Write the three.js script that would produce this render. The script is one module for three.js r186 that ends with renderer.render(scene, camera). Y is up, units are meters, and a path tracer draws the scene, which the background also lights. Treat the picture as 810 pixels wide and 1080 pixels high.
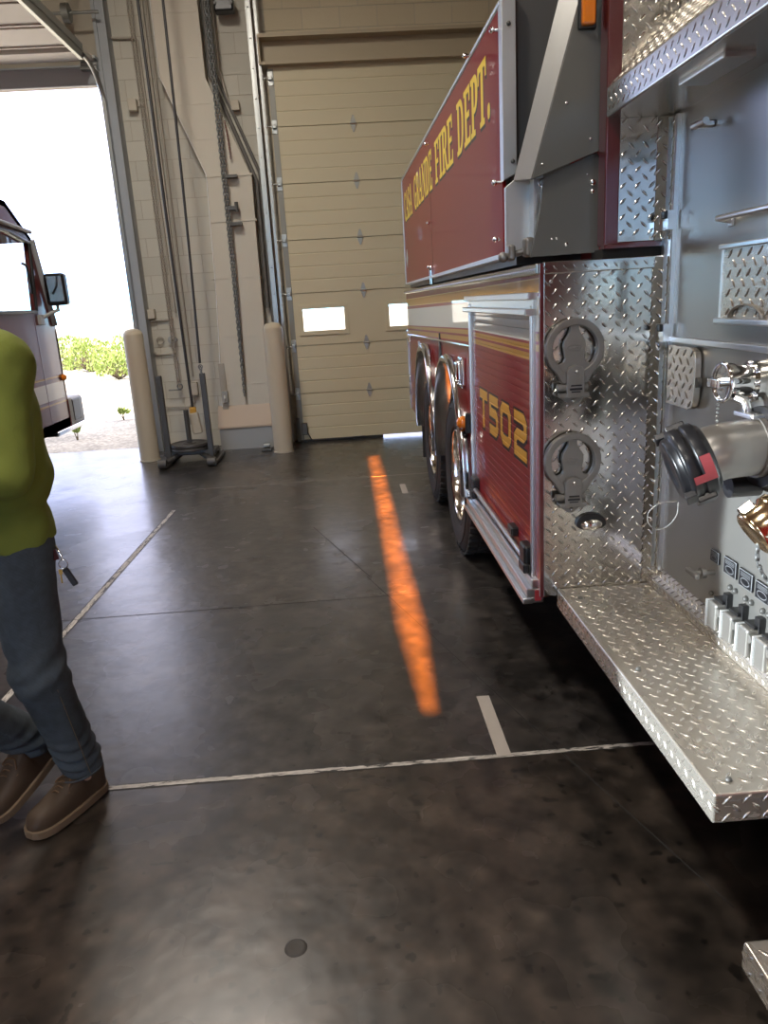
import * as THREE from 'three';
import { mergeGeometries, mergeVertices, toCreasedNormals } from 'three/addons/utils/BufferGeometryUtils.js';
import { RoundedBoxGeometry } from 'three/addons/geometries/RoundedBoxGeometry.js';
import { MarchingCubes } from 'three/addons/objects/MarchingCubes.js';
import { Sky } from 'three/addons/objects/Sky.js';
import { RectAreaLightUniformsLib } from 'three/addons/lights/RectAreaLightUniformsLib.js';

// ---------------------------------------------------------------- camera, sky, sun, exposure
RectAreaLightUniformsLib.init();
const scene = new THREE.Scene();
const renderer = new THREE.WebGLRenderer({ antialias: true });
renderer.toneMapping = THREE.LinearToneMapping;
renderer.toneMappingExposure = 8.0;
renderer.shadowMap.enabled = true;

const camera = new THREE.PerspectiveCamera(68.17, 810 / 1080, 0.02, 400);
camera.position.set(0, 1.6, 0);
camera.rotation.order = 'YXZ';
camera.rotation.set(-0.271555, -0.0407817, -0.0586065);
scene.add(camera);

const SUN = new THREE.Vector3(-0.2, 0.9, 0.42).normalize();
const sky = new Sky();
sky.name = 'sky';
sky.scale.setScalar(300);
sky.material.uniforms.turbidity.value = 3;
sky.material.uniforms.rayleigh.value = 0.6;
sky.material.uniforms.mieCoefficient.value = 0.005;
sky.material.uniforms.mieDirectionalG.value = 0.75;
sky.material.uniforms.cloudCoverage.value = 1;
sky.material.uniforms.cloudDensity.value = 0.8;
sky.material.uniforms.cloudScale.value = 0.00008;
sky.material.uniforms.sunPosition.value.copy(SUN);
scene.add(sky);
scene.backgroundIntensity = scene.environmentIntensity = 0.17;
const sun = new THREE.DirectionalLight(0xfff2dc, 2.6);
sun.name = 'sun';
sun.position.copy(SUN).multiplyScalar(60);
sun.castShadow = true;
Object.assign(sun.shadow.camera, { left: -40, right: 40, top: 40, bottom: -40, near: 1, far: 150 });
scene.add(sun, sun.target);

const LAMP = 9.5, LANE = 300, UNSEEN_SIDE_LAMP = 22; // strengths of the unseen ceiling lamps, orange line lamp and engine side lamp

// ---------------------------------------------------------------- helpers
let seed = 7;
const rnd = () => { seed = (seed + 0x6d2b79f5) | 0; let t = Math.imul(seed ^ (seed >>> 15), 1 | seed); t = (t + Math.imul(t ^ (t >>> 7), 61 | t)) ^ t; return ((t ^ (t >>> 14)) >>> 0) / 4294967296; };
const V = (x, y, z) => new THREE.Vector3(x, y, z);
const used = {};
function numbered(n) { const k = used[n] = (used[n] ?? -1) + 1; return k ? `${n}_${String(k).padStart(3, '0')}` : n; }
function prep(g) {
  g = g.index ? g.toNonIndexed() : g;
  for (const k of Object.keys(g.attributes)) if (!['position', 'normal', 'uv'].includes(k)) g.deleteAttribute(k);
  if (!g.attributes.normal) g.computeVertexNormals();
  if (!g.attributes.uv) g.setAttribute('uv', new THREE.BufferAttribute(new Float32Array(g.attributes.position.count * 2), 2));
  g.morphAttributes = {};
  return g;
}
const merge = (list) => (list.length === 1 ? list[0] : mergeGeometries(list.map(prep), false));
function tf(g, x = 0, y = 0, z = 0, rx = 0, ry = 0, rz = 0) {
  if (rz) g.rotateZ(rz); if (rx) g.rotateX(rx); if (ry) g.rotateY(ry);
  return g.translate(x, y, z);
}
const box = (w, h, d, x = 0, y = 0, z = 0, ry = 0) => tf(new THREE.BoxGeometry(w, h, d), x, y, z, 0, ry);
const bx = (x0, x1, y0, y1, z0, z1) => box(x1 - x0, y1 - y0, z1 - z0, (x0 + x1) / 2, (y0 + y1) / 2, (z0 + z1) / 2);
const rb = (x0, x1, y0, y1, z0, z1, r = 0.005, s = 2) => tf(new RoundedBoxGeometry(x1 - x0, y1 - y0, z1 - z0, s, Math.min(r, (x1 - x0) / 2.01, (y1 - y0) / 2.01, (z1 - z0) / 2.01)), (x0 + x1) / 2, (y0 + y1) / 2, (z0 + z1) / 2);
function aim(g, a, b) { // geometry along +Y centred at 0 -> from a to b
  const d = b.clone().sub(a), q = new THREE.Quaternion().setFromUnitVectors(V(0, 1, 0), d.clone().normalize());
  g.applyQuaternion(q); const m = a.clone().add(b).multiplyScalar(0.5);
  return g.translate(m.x, m.y, m.z);
}
const rod = (a, b, r, r2 = r, n = 12) => aim(new THREE.CylinderGeometry(r2, r, a.distanceTo(b), n), a, b);
const tube = (pts, r, seg = 40, n = 8, closed = false) => new THREE.TubeGeometry(new THREE.CatmullRomCurve3(pts, closed, 'catmullrom', 0.4), seg, r, n, closed);
function pathTube(pts, r, n = 8) { const c = new THREE.CurvePath(); for (let i = 0; i + 1 < pts.length; i++) c.add(new THREE.LineCurve3(pts[i], pts[i + 1])); return merge(pts.slice(0, -1).map((p, i) => rod(p, pts[i + 1], r, r, n)).concat(pts.slice(1, -1).map((p) => tf(new THREE.SphereGeometry(r, n, 6), p.x, p.y, p.z)))); }
function poly(pts, holes = []) { const s = new THREE.Shape(pts.map(([x, y]) => new THREE.Vector2(x, y))); for (const h of holes) s.holes.push(Array.isArray(h) ? new THREE.Path(h.map(([x, y]) => new THREE.Vector2(x, y))) : h); return s; }
const ext = (shape, depth, bevel = 0, seg = 24) => new THREE.ExtrudeGeometry(shape, { depth, bevelEnabled: bevel > 0, bevelSize: bevel, bevelThickness: bevel, bevelSegments: 2, curveSegments: seg });
// extrude a shape drawn in (z, y) and give it thickness along x: from x0 to x0 + t
function extZY(shape, x0, t, bevel = 0, seg = 24) { const g = ext(shape, t, bevel, seg); g.applyMatrix4(new THREE.Matrix4().set(0, 0, 1, x0, 0, 1, 0, 0, 1, 0, 0, 0, 0, 0, 0, 1)); flip(g); return g; }
function flip(g) { // mirrored winding back to outward
  if (g.index) g = g.toNonIndexed();
  const p = g.attributes.position.array, u = g.attributes.uv?.array;
  for (let i = 0; i < p.length; i += 9) for (let k = 0; k < 3; k++) { const t = p[i + 3 + k]; p[i + 3 + k] = p[i + 6 + k]; p[i + 6 + k] = t; }
  if (u) for (let i = 0; i < u.length; i += 6) for (let k = 0; k < 2; k++) { const t = u[i + 2 + k]; u[i + 2 + k] = u[i + 4 + k]; u[i + 4 + k] = t; }
  g.computeVertexNormals(); return g;
}
const rectHole = (x0, x1, y0, y1) => [[x0, y0], [x1, y0], [x1, y1], [x0, y1]];
const lathe = (pts, n = 40) => new THREE.LatheGeometry(pts.map(([r, y]) => new THREE.Vector2(r, y)), n);

const worldPos = new Map();
function thing(name, label, category, [x, y, z] = [0, 0, 0], group) {
  const o = new THREE.Group(); o.name = numbered(name); o.position.set(x, y, z); scene.add(o);
  worldPos.set(o, V(x, y, z)); o.userData = { label, category }; if (group) o.userData.group = group;
  return o;
}
// geometry is given in world coordinates; the mesh is placed so that it stays there under its parent
function obj(name, geos, mat, parent = scene, data) {
  const g = merge(Array.isArray(geos) ? geos : [geos]);
  const o = new THREE.Mesh(g, mat); o.castShadow = o.receiveShadow = true;
  o.name = parent === scene ? numbered(name) : name;
  const wp = worldPos.get(parent) ?? V(0, 0, 0);
  o.position.copy(wp).negate(); worldPos.set(o, V(0, 0, 0));
  parent.add(o); if (data) Object.assign(o.userData, data);
  return o;
}
const each = (name, list, mat, parent) => list.map((g) => obj(name, g, mat, parent));
const struct = (name, geos, mat, parent = scene) => { const o = obj(name, geos, mat, parent, parent === scene ? { kind: 'structure' } : undefined); if (parent === scene) o.name = name; return o; };
const tag = (name, geos, mat, label, category, group) => obj(name, geos, mat, scene, group ? { label, category, group } : { label, category });

// ---------------------------------------------------------------- textures
function hash(x, y, s) { let h = Math.imul(x, 374761393) + Math.imul(y, 668265263) + Math.imul(s, 2147483647 ^ 0x5bd1e995); h = Math.imul(h ^ (h >>> 13), 1274126177); return ((h ^ (h >>> 16)) >>> 0) / 4294967296; }
function vnoise(x, y, px, py, s) { // periodic value noise
  const ix = Math.floor(x), iy = Math.floor(y), fx = x - ix, fy = y - iy, u = fx * fx * (3 - 2 * fx), v = fy * fy * (3 - 2 * fy), w = (a, n) => ((a % n) + n) % n;
  const a = hash(w(ix, px), w(iy, py), s), b = hash(w(ix + 1, px), w(iy, py), s), c = hash(w(ix, px), w(iy + 1, py), s), d = hash(w(ix + 1, px), w(iy + 1, py), s);
  return a + (b - a) * u + (c - a) * v + (a - b - c + d) * u * v;
}
function fbm(u, v, f, oct, s, ay = 1) { let t = 0, a = 0.5, n = 0; for (let i = 0; i < oct; i++) { t += a * vnoise(u * f, v * f * ay, f, Math.round(f * ay), s + i); n += a; a *= 0.5; f *= 2; } return t / n; }
function dataTex(w, h, fn, srgb = false) {
  const d = new Uint8Array(w * h * 4);
  for (let y = 0; y < h; y++) for (let x = 0; x < w; x++) { const c = fn((x + 0.5) / w, (y + 0.5) / h, x, y), i = (y * w + x) * 4; if (typeof c === 'number') d[i] = d[i + 1] = d[i + 2] = Math.max(0, Math.min(255, c * 255)); else for (let k = 0; k < 3; k++) d[i + k] = Math.max(0, Math.min(255, c[k] * 255)); d[i + 3] = 255; }
  const t = new THREE.DataTexture(d, w, h); t.wrapS = t.wrapT = THREE.RepeatWrapping; t.magFilter = THREE.LinearFilter; t.minFilter = THREE.LinearMipmapLinearFilter; if (srgb) t.colorSpace = THREE.SRGBColorSpace; t.needsUpdate = true; return t;
}
function canvasTex(w, h, draw) { const c = document.createElement('canvas'); c.width = w; c.height = h; draw(c.getContext('2d'), w, h); const t = new THREE.CanvasTexture(c); t.colorSpace = THREE.SRGBColorSpace; t.anisotropy = 8; return t; }
const rep = (t, x, y) => { const c = t.clone(); c.repeat.set(x, y); c.needsUpdate = true; return c; };

const brushedTex = dataTex(256, 256, (u, v) => 0.5 * fbm(u, v, 4, 6, 3, 1) + 0.5 * fbm(u, v, 2, 6, 9, 32));
const smudgeTex = dataTex(512, 512, (u, v) => { const a = fbm(u, v, 3, 6, 21), b = fbm(u, v, 12, 4, 31); return 0.75 + 0.5 * (a - 0.5) + 0.25 * (b - 0.5); });
const grainTex = dataTex(256, 256, (u, v) => 0.5 * fbm(u, v, 16, 4, 41) + 0.5 * fbm(u, v, 64, 2, 51));
const weaveTex = dataTex(256, 256, (u, v, x, y) => 0.5 + 0.25 * Math.sin((x + y) * Math.PI / 4) + 0.25 * (fbm(u, v, 32, 3, 61) - 0.5));
const denimTex = dataTex(512, 512, (u, v, x, y) => { const a = fbm(u, v, 4, 5, 71), b = 0.5 + 0.5 * Math.sin((x + y) * Math.PI / 3), k = 0.75 + 0.55 * (a - 0.5) + 0.05 * (b - 0.5) + 0.2 * (fbm(u, v, 64, 2, 77) - 0.5); return [0.27 * k + 0.04, 0.305 * k + 0.045, 0.335 * k + 0.05]; }, true);

// ---------------------------------------------------------------- materials
const std = (o) => new THREE.MeshStandardMaterial(o), phy = (o) => new THREE.MeshPhysicalMaterial(o);
const lin = (r, g, b) => new THREE.Color().setRGB(r, g, b);
const M = {
  block: [0, 1, 2].map((i) => std({ color: lin(0.575 - i * 0.02, 0.55 - i * 0.018, 0.475 - i * 0.016), roughness: 0.75, bumpMap: grainTex, bumpScale: 0.0015 })),
  blockLampWarm: [0, 1, 2].map((i) => std({ color: lin(0.58 - i * 0.015, 0.50 - i * 0.014, 0.355 - i * 0.012), roughness: 0.75, bumpMap: grainTex, bumpScale: 0.0015 })),  // beige blocks above the door, warm lamp light put into their colour
  stile: std({ color: lin(0.26, 0.255, 0.23), roughness: 0.55, metalness: 0.5 }),
  hingeSteel: std({ color: lin(0.42, 0.41, 0.38), metalness: 0.9, roughness: 0.3 }),
  mortar: std({ color: lin(0.44, 0.395, 0.32), roughness: 0.9 }),
  ceiling: std({ color: lin(0.42, 0.36, 0.27), roughness: 0.9 }),
  door: std({ color: lin(0.60, 0.53, 0.36), roughness: 0.55, bumpMap: grainTex, bumpScale: 0.0004 }),
  doorWhite: std({ color: lin(0.62, 0.60, 0.55), roughness: 0.5 }),
  doorFrame: std({ color: lin(0.42, 0.35, 0.24), roughness: 0.55 }),
  duct: std({ color: lin(0.60, 0.555, 0.465), roughness: 0.6, bumpMap: grainTex, bumpScale: 0.0006 }),
  ductLid: std({ color: lin(0.52, 0.42, 0.33), roughness: 0.7 }),
  steelPaint: std({ color: lin(0.34, 0.36, 0.38), roughness: 0.5 }),
  darkPaint: std({ color: lin(0.14, 0.13, 0.12), roughness: 0.6 }),
  galv: std({ color: lin(0.37, 0.38, 0.37), metalness: 0.9, roughness: 0.52, roughnessMap: smudgeTex }),
  conduit: std({ color: lin(0.42, 0.38, 0.32), roughness: 0.5, metalness: 0.3 }),
  grayChain: std({ color: lin(0.24, 0.25, 0.25), roughness: 0.5, metalness: 0.7 }),
  cord: std({ color: lin(0.035, 0.033, 0.035), roughness: 0.45 }),
  bollard: std({ color: lin(0.52, 0.45, 0.335), roughness: 0.5, bumpMap: grainTex, bumpScale: 0.0005 }),
  sled: std({ color: lin(0.085, 0.08, 0.075), roughness: 0.45, metalness: 0.4 }),
  boxBeige: std({ color: lin(0.52, 0.47, 0.38), roughness: 0.6 }),
  boxGray: std({ color: lin(0.35, 0.36, 0.36), roughness: 0.55 }),
  yellowPlastic: std({ color: lin(0.6, 0.33, 0.05), roughness: 0.5 }),
  glass: phy({ color: lin(0.95, 0.97, 0.96), transmission: 1, thickness: 0, roughness: 0.0, ior: 1.5 }),
  red: phy({ color: lin(0.24, 0.014, 0.014), roughness: 0.4, specularIntensity: 0.2, clearcoat: 0.6, clearcoatRoughness: 0.04 }),
  redDark: phy({ color: lin(0.085, 0.006, 0.008), roughness: 0.4, clearcoat: 1, clearcoatRoughness: 0.06 }),
  plate: std({ color: lin(0.50, 0.485, 0.45), metalness: 1, roughness: 0.19, roughnessMap: smudgeTex }),
  step: std({ color: lin(0.52, 0.485, 0.43), metalness: 0.72, roughness: 0.34, roughnessMap: smudgeTex }),
  brushed: std({ color: lin(0.36, 0.355, 0.335), metalness: 0.72, roughness: 0.32, bumpMap: brushedTex, bumpScale: 0.0004 }),
  alum: std({ color: lin(0.75, 0.76, 0.76), metalness: 1, roughness: 0.28 }),
  alumMatt: std({ color: lin(0.60, 0.62, 0.62), metalness: 0.85, roughness: 0.42, bumpMap: brushedTex, bumpScale: 0.0003 }),
  castAlum: std({ color: lin(0.26, 0.25, 0.235), metalness: 0.75, roughness: 0.48, bumpMap: grainTex, bumpScale: 0.0004 }),
  chrome: std({ color: lin(0.86, 0.86, 0.85), metalness: 1, roughness: 0.06 }),
  grayFlange: std({ color: lin(0.36, 0.36, 0.345), roughness: 0.42, metalness: 0.5 }),
  grayPlate: std({ color: lin(0.14, 0.142, 0.13), roughness: 0.42, metalness: 0.35, bumpMap: grainTex, bumpScale: 0.0003 }),
  grayDark: std({ color: lin(0.10, 0.10, 0.095), roughness: 0.5, metalness: 0.3 }),
  black: std({ color: lin(0.012, 0.012, 0.013), roughness: 0.35 }),
  blackMatt: std({ color: lin(0.015, 0.015, 0.015), roughness: 0.8 }),
  anod: std({ color: lin(0.012, 0.012, 0.014), roughness: 0.3, metalness: 0.2 }),
  tyre: std({ color: lin(0.022, 0.021, 0.021), roughness: 0.72, bumpMap: grainTex, bumpScale: 0.0006 }),
  amber: phy({ color: lin(0.75, 0.20, 0.01), roughness: 0.15, clearcoat: 1 }),
  redLamp: phy({ color: lin(0.32, 0.03, 0.035), roughness: 0.4 }),
  gold: std({ color: lin(0.55, 0.33, 0.08), roughness: 0.3, metalness: 0.6 }),
  pipePaint: std({ color: lin(0.27, 0.26, 0.245), roughness: 0.32, metalness: 0.5 }),
  skin: std({ color: lin(0.46, 0.26, 0.17), roughness: 0.6 }),
  shirt: std({ color: lin(0.165, 0.195, 0.03), roughness: 0.9, bumpMap: weaveTex, bumpScale: 0.0004 }),
  denim: std({ map: denimTex, roughness: 0.9 }),
  stitch: std({ color: lin(0.17, 0.13, 0.08), roughness: 0.8 }),
  leather: std({ color: lin(0.052, 0.031, 0.017), roughness: 0.65, bumpMap: grainTex, bumpScale: 0.0008 }),
  sole: std({ color: lin(0.14, 0.095, 0.058), roughness: 0.8 }),
  lace: std({ color: lin(0.13, 0.075, 0.04), roughness: 0.85 }),
  hair: std({ color: lin(0.03, 0.02, 0.013), roughness: 0.7 }),
  white: std({ color: lin(0.8, 0.8, 0.78), roughness: 0.5 }),
  tape: std({ color: lin(0.40, 0.36, 0.32), roughness: 0.6, bumpMap: grainTex, bumpScale: 0.0005 }),
  leaf: phy({ color: lin(0.20, 0.26, 0.04), roughness: 0.8, transmission: 0.3, thickness: 0 }),
  twig: std({ color: lin(0.12, 0.09, 0.05), roughness: 0.9 }),
  rubber: std({ color: lin(0.02, 0.02, 0.02), roughness: 0.6 }),
};

// diamond plate lugs: lens-shaped ribs in two directions, in the XY plane facing +Z, centred at 0
function lugs(w, h, pitch = 0.048, L = 0.03, W = 0.0085, H = 0.0022, margin = 0.008) {
  const P = [];
  const nT = 6, prof = [[-1, 0], [-0.55, 0.8], [0.0, 1], [0.55, 0.8], [1, 0]];
  const one = (cx, cy, ang) => {
    const c = Math.cos(ang), s = Math.sin(ang), ring = [];
    for (let i = 0; i <= nT; i++) { const t = -1 + 2 * i / nT, ww = W / 2 * (1 - t * t) + 0.0004, hh = H * Math.sqrt(Math.max(0, 1 - t * t * t * t)); ring.push(prof.map(([a, b]) => { const x = t * L / 2, y = a * ww; return [cx + x * c - y * s, cy + x * s + y * c, b * hh]; })); }
    for (let i = 0; i < nT; i++) for (let k = 0; k < 4; k++) { const a = ring[i][k], b = ring[i + 1][k], d = ring[i][k + 1], e = ring[i + 1][k + 1]; P.push(...a, ...b, ...e, ...a, ...e, ...d); }
  };
  const nx = Math.floor((w / 2 - margin) / (pitch / 2)), ny = Math.floor((h / 2 - margin) / (pitch / 2));
  for (let i = -nx; i <= nx; i++) for (let j = -ny; j <= ny; j++) { if ((i + j) & 1) continue; const x = i * pitch / 2, y = j * pitch / 2; if (Math.abs(x) > w / 2 - margin || Math.abs(y) > h / 2 - margin) continue; one(x, y, (i & 1) ? Math.PI / 4 : -Math.PI / 4); }
  const g = new THREE.BufferGeometry(); g.setAttribute('position', new THREE.Float32BufferAttribute(P.length ? P : [0, 0, 0, 0, 0, 0, 0, 0, 0], 3));
  const m = mergeVertices(g, 1e-6); m.computeVertexNormals(); return m;
}
// orient an XY-plane geometry: facing 'front' (+z), 'left' (-x), 'up' (+y)
function face(g, dir, x, y, z) { if (dir === 'left') g.rotateY(-Math.PI / 2); if (dir === 'up') g.rotateX(-Math.PI / 2); return g.translate(x, y, z); }
function planarUV(g, fn) { const p = g.attributes.position, a = new Float32Array(p.count * 2); for (let i = 0; i < p.count; i++) { const [u, v] = fn(p.getX(i), p.getY(i), p.getZ(i)); a[2 * i] = u; a[2 * i + 1] = v; } g.setAttribute('uv', new THREE.BufferAttribute(a, 2)); return g; }
function boxUV(g) { // metres, by the dominant normal
  if (g.index) g = g.toNonIndexed();
  const p = g.attributes.position, n = g.attributes.normal, a = new Float32Array(p.count * 2);
  for (let i = 0; i < p.count; i++) { const x = Math.abs(n.getX(i)), y = Math.abs(n.getY(i)), z = Math.abs(n.getZ(i)); const [u, v] = z >= x && z >= y ? [p.getX(i), p.getY(i)] : x >= y ? [p.getZ(i), p.getY(i)] : [p.getX(i), p.getZ(i)]; a[2 * i] = u; a[2 * i + 1] = v; }
  g.setAttribute('uv', new THREE.BufferAttribute(a, 2)); return g;
}

// ================================================================ THE SETTING
const ZW = -9.30, ZD = -9.14, ZF = 8.0, XL = -7.6, XR = 6.2, HC = 6.2, OL = -6.3, OR = -2.36, OT = 4.05, DL = -0.6, DR = 3.25, DT = 4.07;

// floor: polished, stained concrete slab
const floorMap = dataTex(2048, 2048, (u, v) => {
  const big = fbm(u, v, 3, 4, 101), mid = fbm(u, v, 14, 5, 111), fine = fbm(u, v, 120, 3, 121), warm = fbm(u, v, 4, 4, 131);
  const wu = u + 0.05 * (fbm(u, v, 6, 3, 145) - 0.5), wv = v + 0.05 * (fbm(u, v, 6, 3, 148) - 0.5), blot = fbm(wu, wv, 20, 5, 141), streak = fbm(wu, wv, 36, 4, 147, 0.5), speck = fbm(u, v, 200, 2, 149);
  const k = 0.74 + 0.5 * (big - 0.5) + 0.35 * (mid - 0.5) + 0.75 * (fine - 0.5) + 0.25 * (streak - 0.5) - 0.3 * (blot - 0.5) - (speck > 0.80 ? 0.3 : 0), w = 0.08 * (warm - 0.5);
  return [0.272 * k * (1.03 + w), 0.262 * k, 0.254 * k * (0.98 - w)];
}, true);
const floorRough = dataTex(1024, 1024, (u, v) => { const a = fbm(u, v, 5, 5, 151), b = fbm(u, v, 60, 3, 161), c = fbm(u, v, 18, 4, 171); return 0.25 + 0.22 * (a - 0.5) + 0.16 * (b - 0.5) + 0.25 * (c - 0.5); });
const floorBump = dataTex(1024, 1024, (u, v) => fbm(u, v, 150, 3, 191));
for (const t of [floorMap, floorRough, floorBump]) t.repeat.set(1 / 7, 1 / 7);
M.floor = phy({ map: floorMap, roughness: 0.36, bumpMap: floorBump, bumpScale: 0.0016, ior: 1.5, clearcoat: 0.55, clearcoatRoughness: 1, clearcoatRoughnessMap: floorRough });
M.floorNear = M.floor.clone(); M.floorNear.color.setRGB(1.0, 0.87, 0.75); // tints the floor browner on the near side of the joint
{ const f = struct('floor', bx(XL - 0.2, XR + 0.2, -0.3, -0.1, ZW - 0.22, ZF + 0.2), M.mortar); obj('slab', boxUV(bx(XL - 0.2, XR + 0.2, -0.1, 0, ZW - 0.22, -2.368)), M.floor, f); obj('slab', boxUV(bx(XL - 0.2, XR + 0.2, -0.1, 0, -2.368, ZF + 0.2)), M.floorNear, f); }
const gravelTex = dataTex(1024, 1024, (u, v) => { const k = 0.62 + 0.3 * (fbm(u, v, 6, 5, 201) - 0.5) + 0.35 * (fbm(u, v, 160, 2, 211) - 0.5); return [k * 0.98, k * 0.93, k * 0.85]; }, true);
gravelTex.repeat.set(0.2, 0.2);
struct('ground', [boxUV(bx(-140, 140, -0.5, -0.015, -220, ZW - 0.22)), boxUV(bx(-140, 140, -0.5, -0.015, ZF + 0.2, 120))], std({ map: gravelTex, roughness: 0.95 }));

// walls
{ // back wall: mortar core with block faces laid on it, openings left free
  const zb = ZW - 0.2, core = [];
  const R = (x0, x1, y0, y1) => core.push(bx(x0, x1, y0, y1, zb, ZW - 0.004));
  R(XL - 0.2, OL, 0, HC); R(OL, OR, OT, HC); R(OR, DL + 0.1, 0, HC); R(DL + 0.1, DR - 0.1, DT - 0.08, HC); R(DR - 0.1, XR + 0.2, 0, HC);
  const w = struct('wall_back', core, M.mortar);
  const BW = 0.4064, BH = 0.2032, J = 0.007, full = new THREE.BoxGeometry(BW - J, BH - J, 0.03), cache = {};
  const put = (x0, x1, row, set = M.block) => { // one block, clipped to x0..x1
    const key = Math.round((x1 - x0) * 1000); if (key < 45) return;
    const g = key === 406 ? full : (cache[key] ??= new THREE.BoxGeometry(x1 - x0 - J, BH - J, 0.03));
    const m = new THREE.Mesh(g, set[Math.floor(rnd() * 3)]); m.name = 'block'; m.castShadow = m.receiveShadow = true;
    m.position.set((x0 + x1) / 2, (row + 0.5) * BH, ZW - 0.015 + (rnd() - 0.5) * 0.0016); w.add(m);
  };
  const rows = (X0, X1, r0, r1, set) => { for (let r = r0; r < r1; r++) { let x = X0 - ((r & 1) ? BW / 2 : 0); while (x < X1 - 0.01) { put(Math.max(x, X0), Math.min(x + BW, X1), r, set); x += BW; } } };
  rows(OR, DL, 0, 28); rows(DL, 2.45, 20, 26, M.blockLampWarm);
}
struct('wall_left', bx(XL - 0.2, XL, 0, HC, ZW - 0.2, ZF + 0.2), M.block[1]);
struct('wall_right', bx(XR, XR + 0.2, 0, HC, ZW - 0.2, ZF + 0.2), M.block[1]);
struct('wall_front_unseen', [bx(XL, -4.1, 0, HC, ZF, ZF + 0.2), bx(-4.1, OR, OT, HC, ZF, ZF + 0.2), bx(OR, DL, 0, HC, ZF, ZF + 0.2), bx(DL, DR, DT, HC, ZF, ZF + 0.2), bx(DR, XR, 0, HC, ZF, ZF + 0.2)], M.block[1]);  // unseen wall behind the camera, its opening narrowed to dim daylight on the truck
struct('ceiling', bx(XL - 0.2, XR + 0.2, HC, HC + 0.2, ZW - 0.2, ZF + 0.2), M.ceiling);
// steel channel over the closed door, and the jambs of the open bay
struct('trim_1', [bx(-0.66, 3.3, 4.08, 4.11, ZD - 0.16, ZD + 0.10), bx(-0.66, 3.3, 4.33, 4.365, ZD - 0.16, ZD + 0.12), bx(-0.66, 3.3, 4.1, 4.34, ZD - 0.17, ZD - 0.02), bx(-0.675, -0.655, 4.08, 4.365, ZD - 0.16, ZD + 0.11)], M.doorFrame);
struct('trim_2', [bx(OR - 0.005, OR + 0.03, 0, 4.9, ZW - 0.2, ZD + 0.02), bx(OR, OR + 0.13, 0, 5.2, ZD - 0.16, ZD), bx(OR + 0.115, OR + 0.13, 0, 5.2, ZD - 0.02, ZD + 0.05)], M.steelPaint);
struct('trim_3', [bx(OL - 0.13, OL, 0, 4.9, ZW - 0.2, ZD), bx(OL, OR, OT - 0.02, OT + 0.16, ZD - 0.14, ZD - 0.1)], M.steelPaint);
// the shut door of the truck's bay behind the camera
{ const d = struct('door_2', [bx(DL, DR, 0, DT, ZF + 0.02, ZF + 0.07)], M.door); for (let i = 1; i < 7; i++) obj('rail', bx(DL, DR, i * 0.58 - 0.01, i * 0.58 + 0.01, ZF, ZF + 0.03), M.doorFrame, d); }

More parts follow.
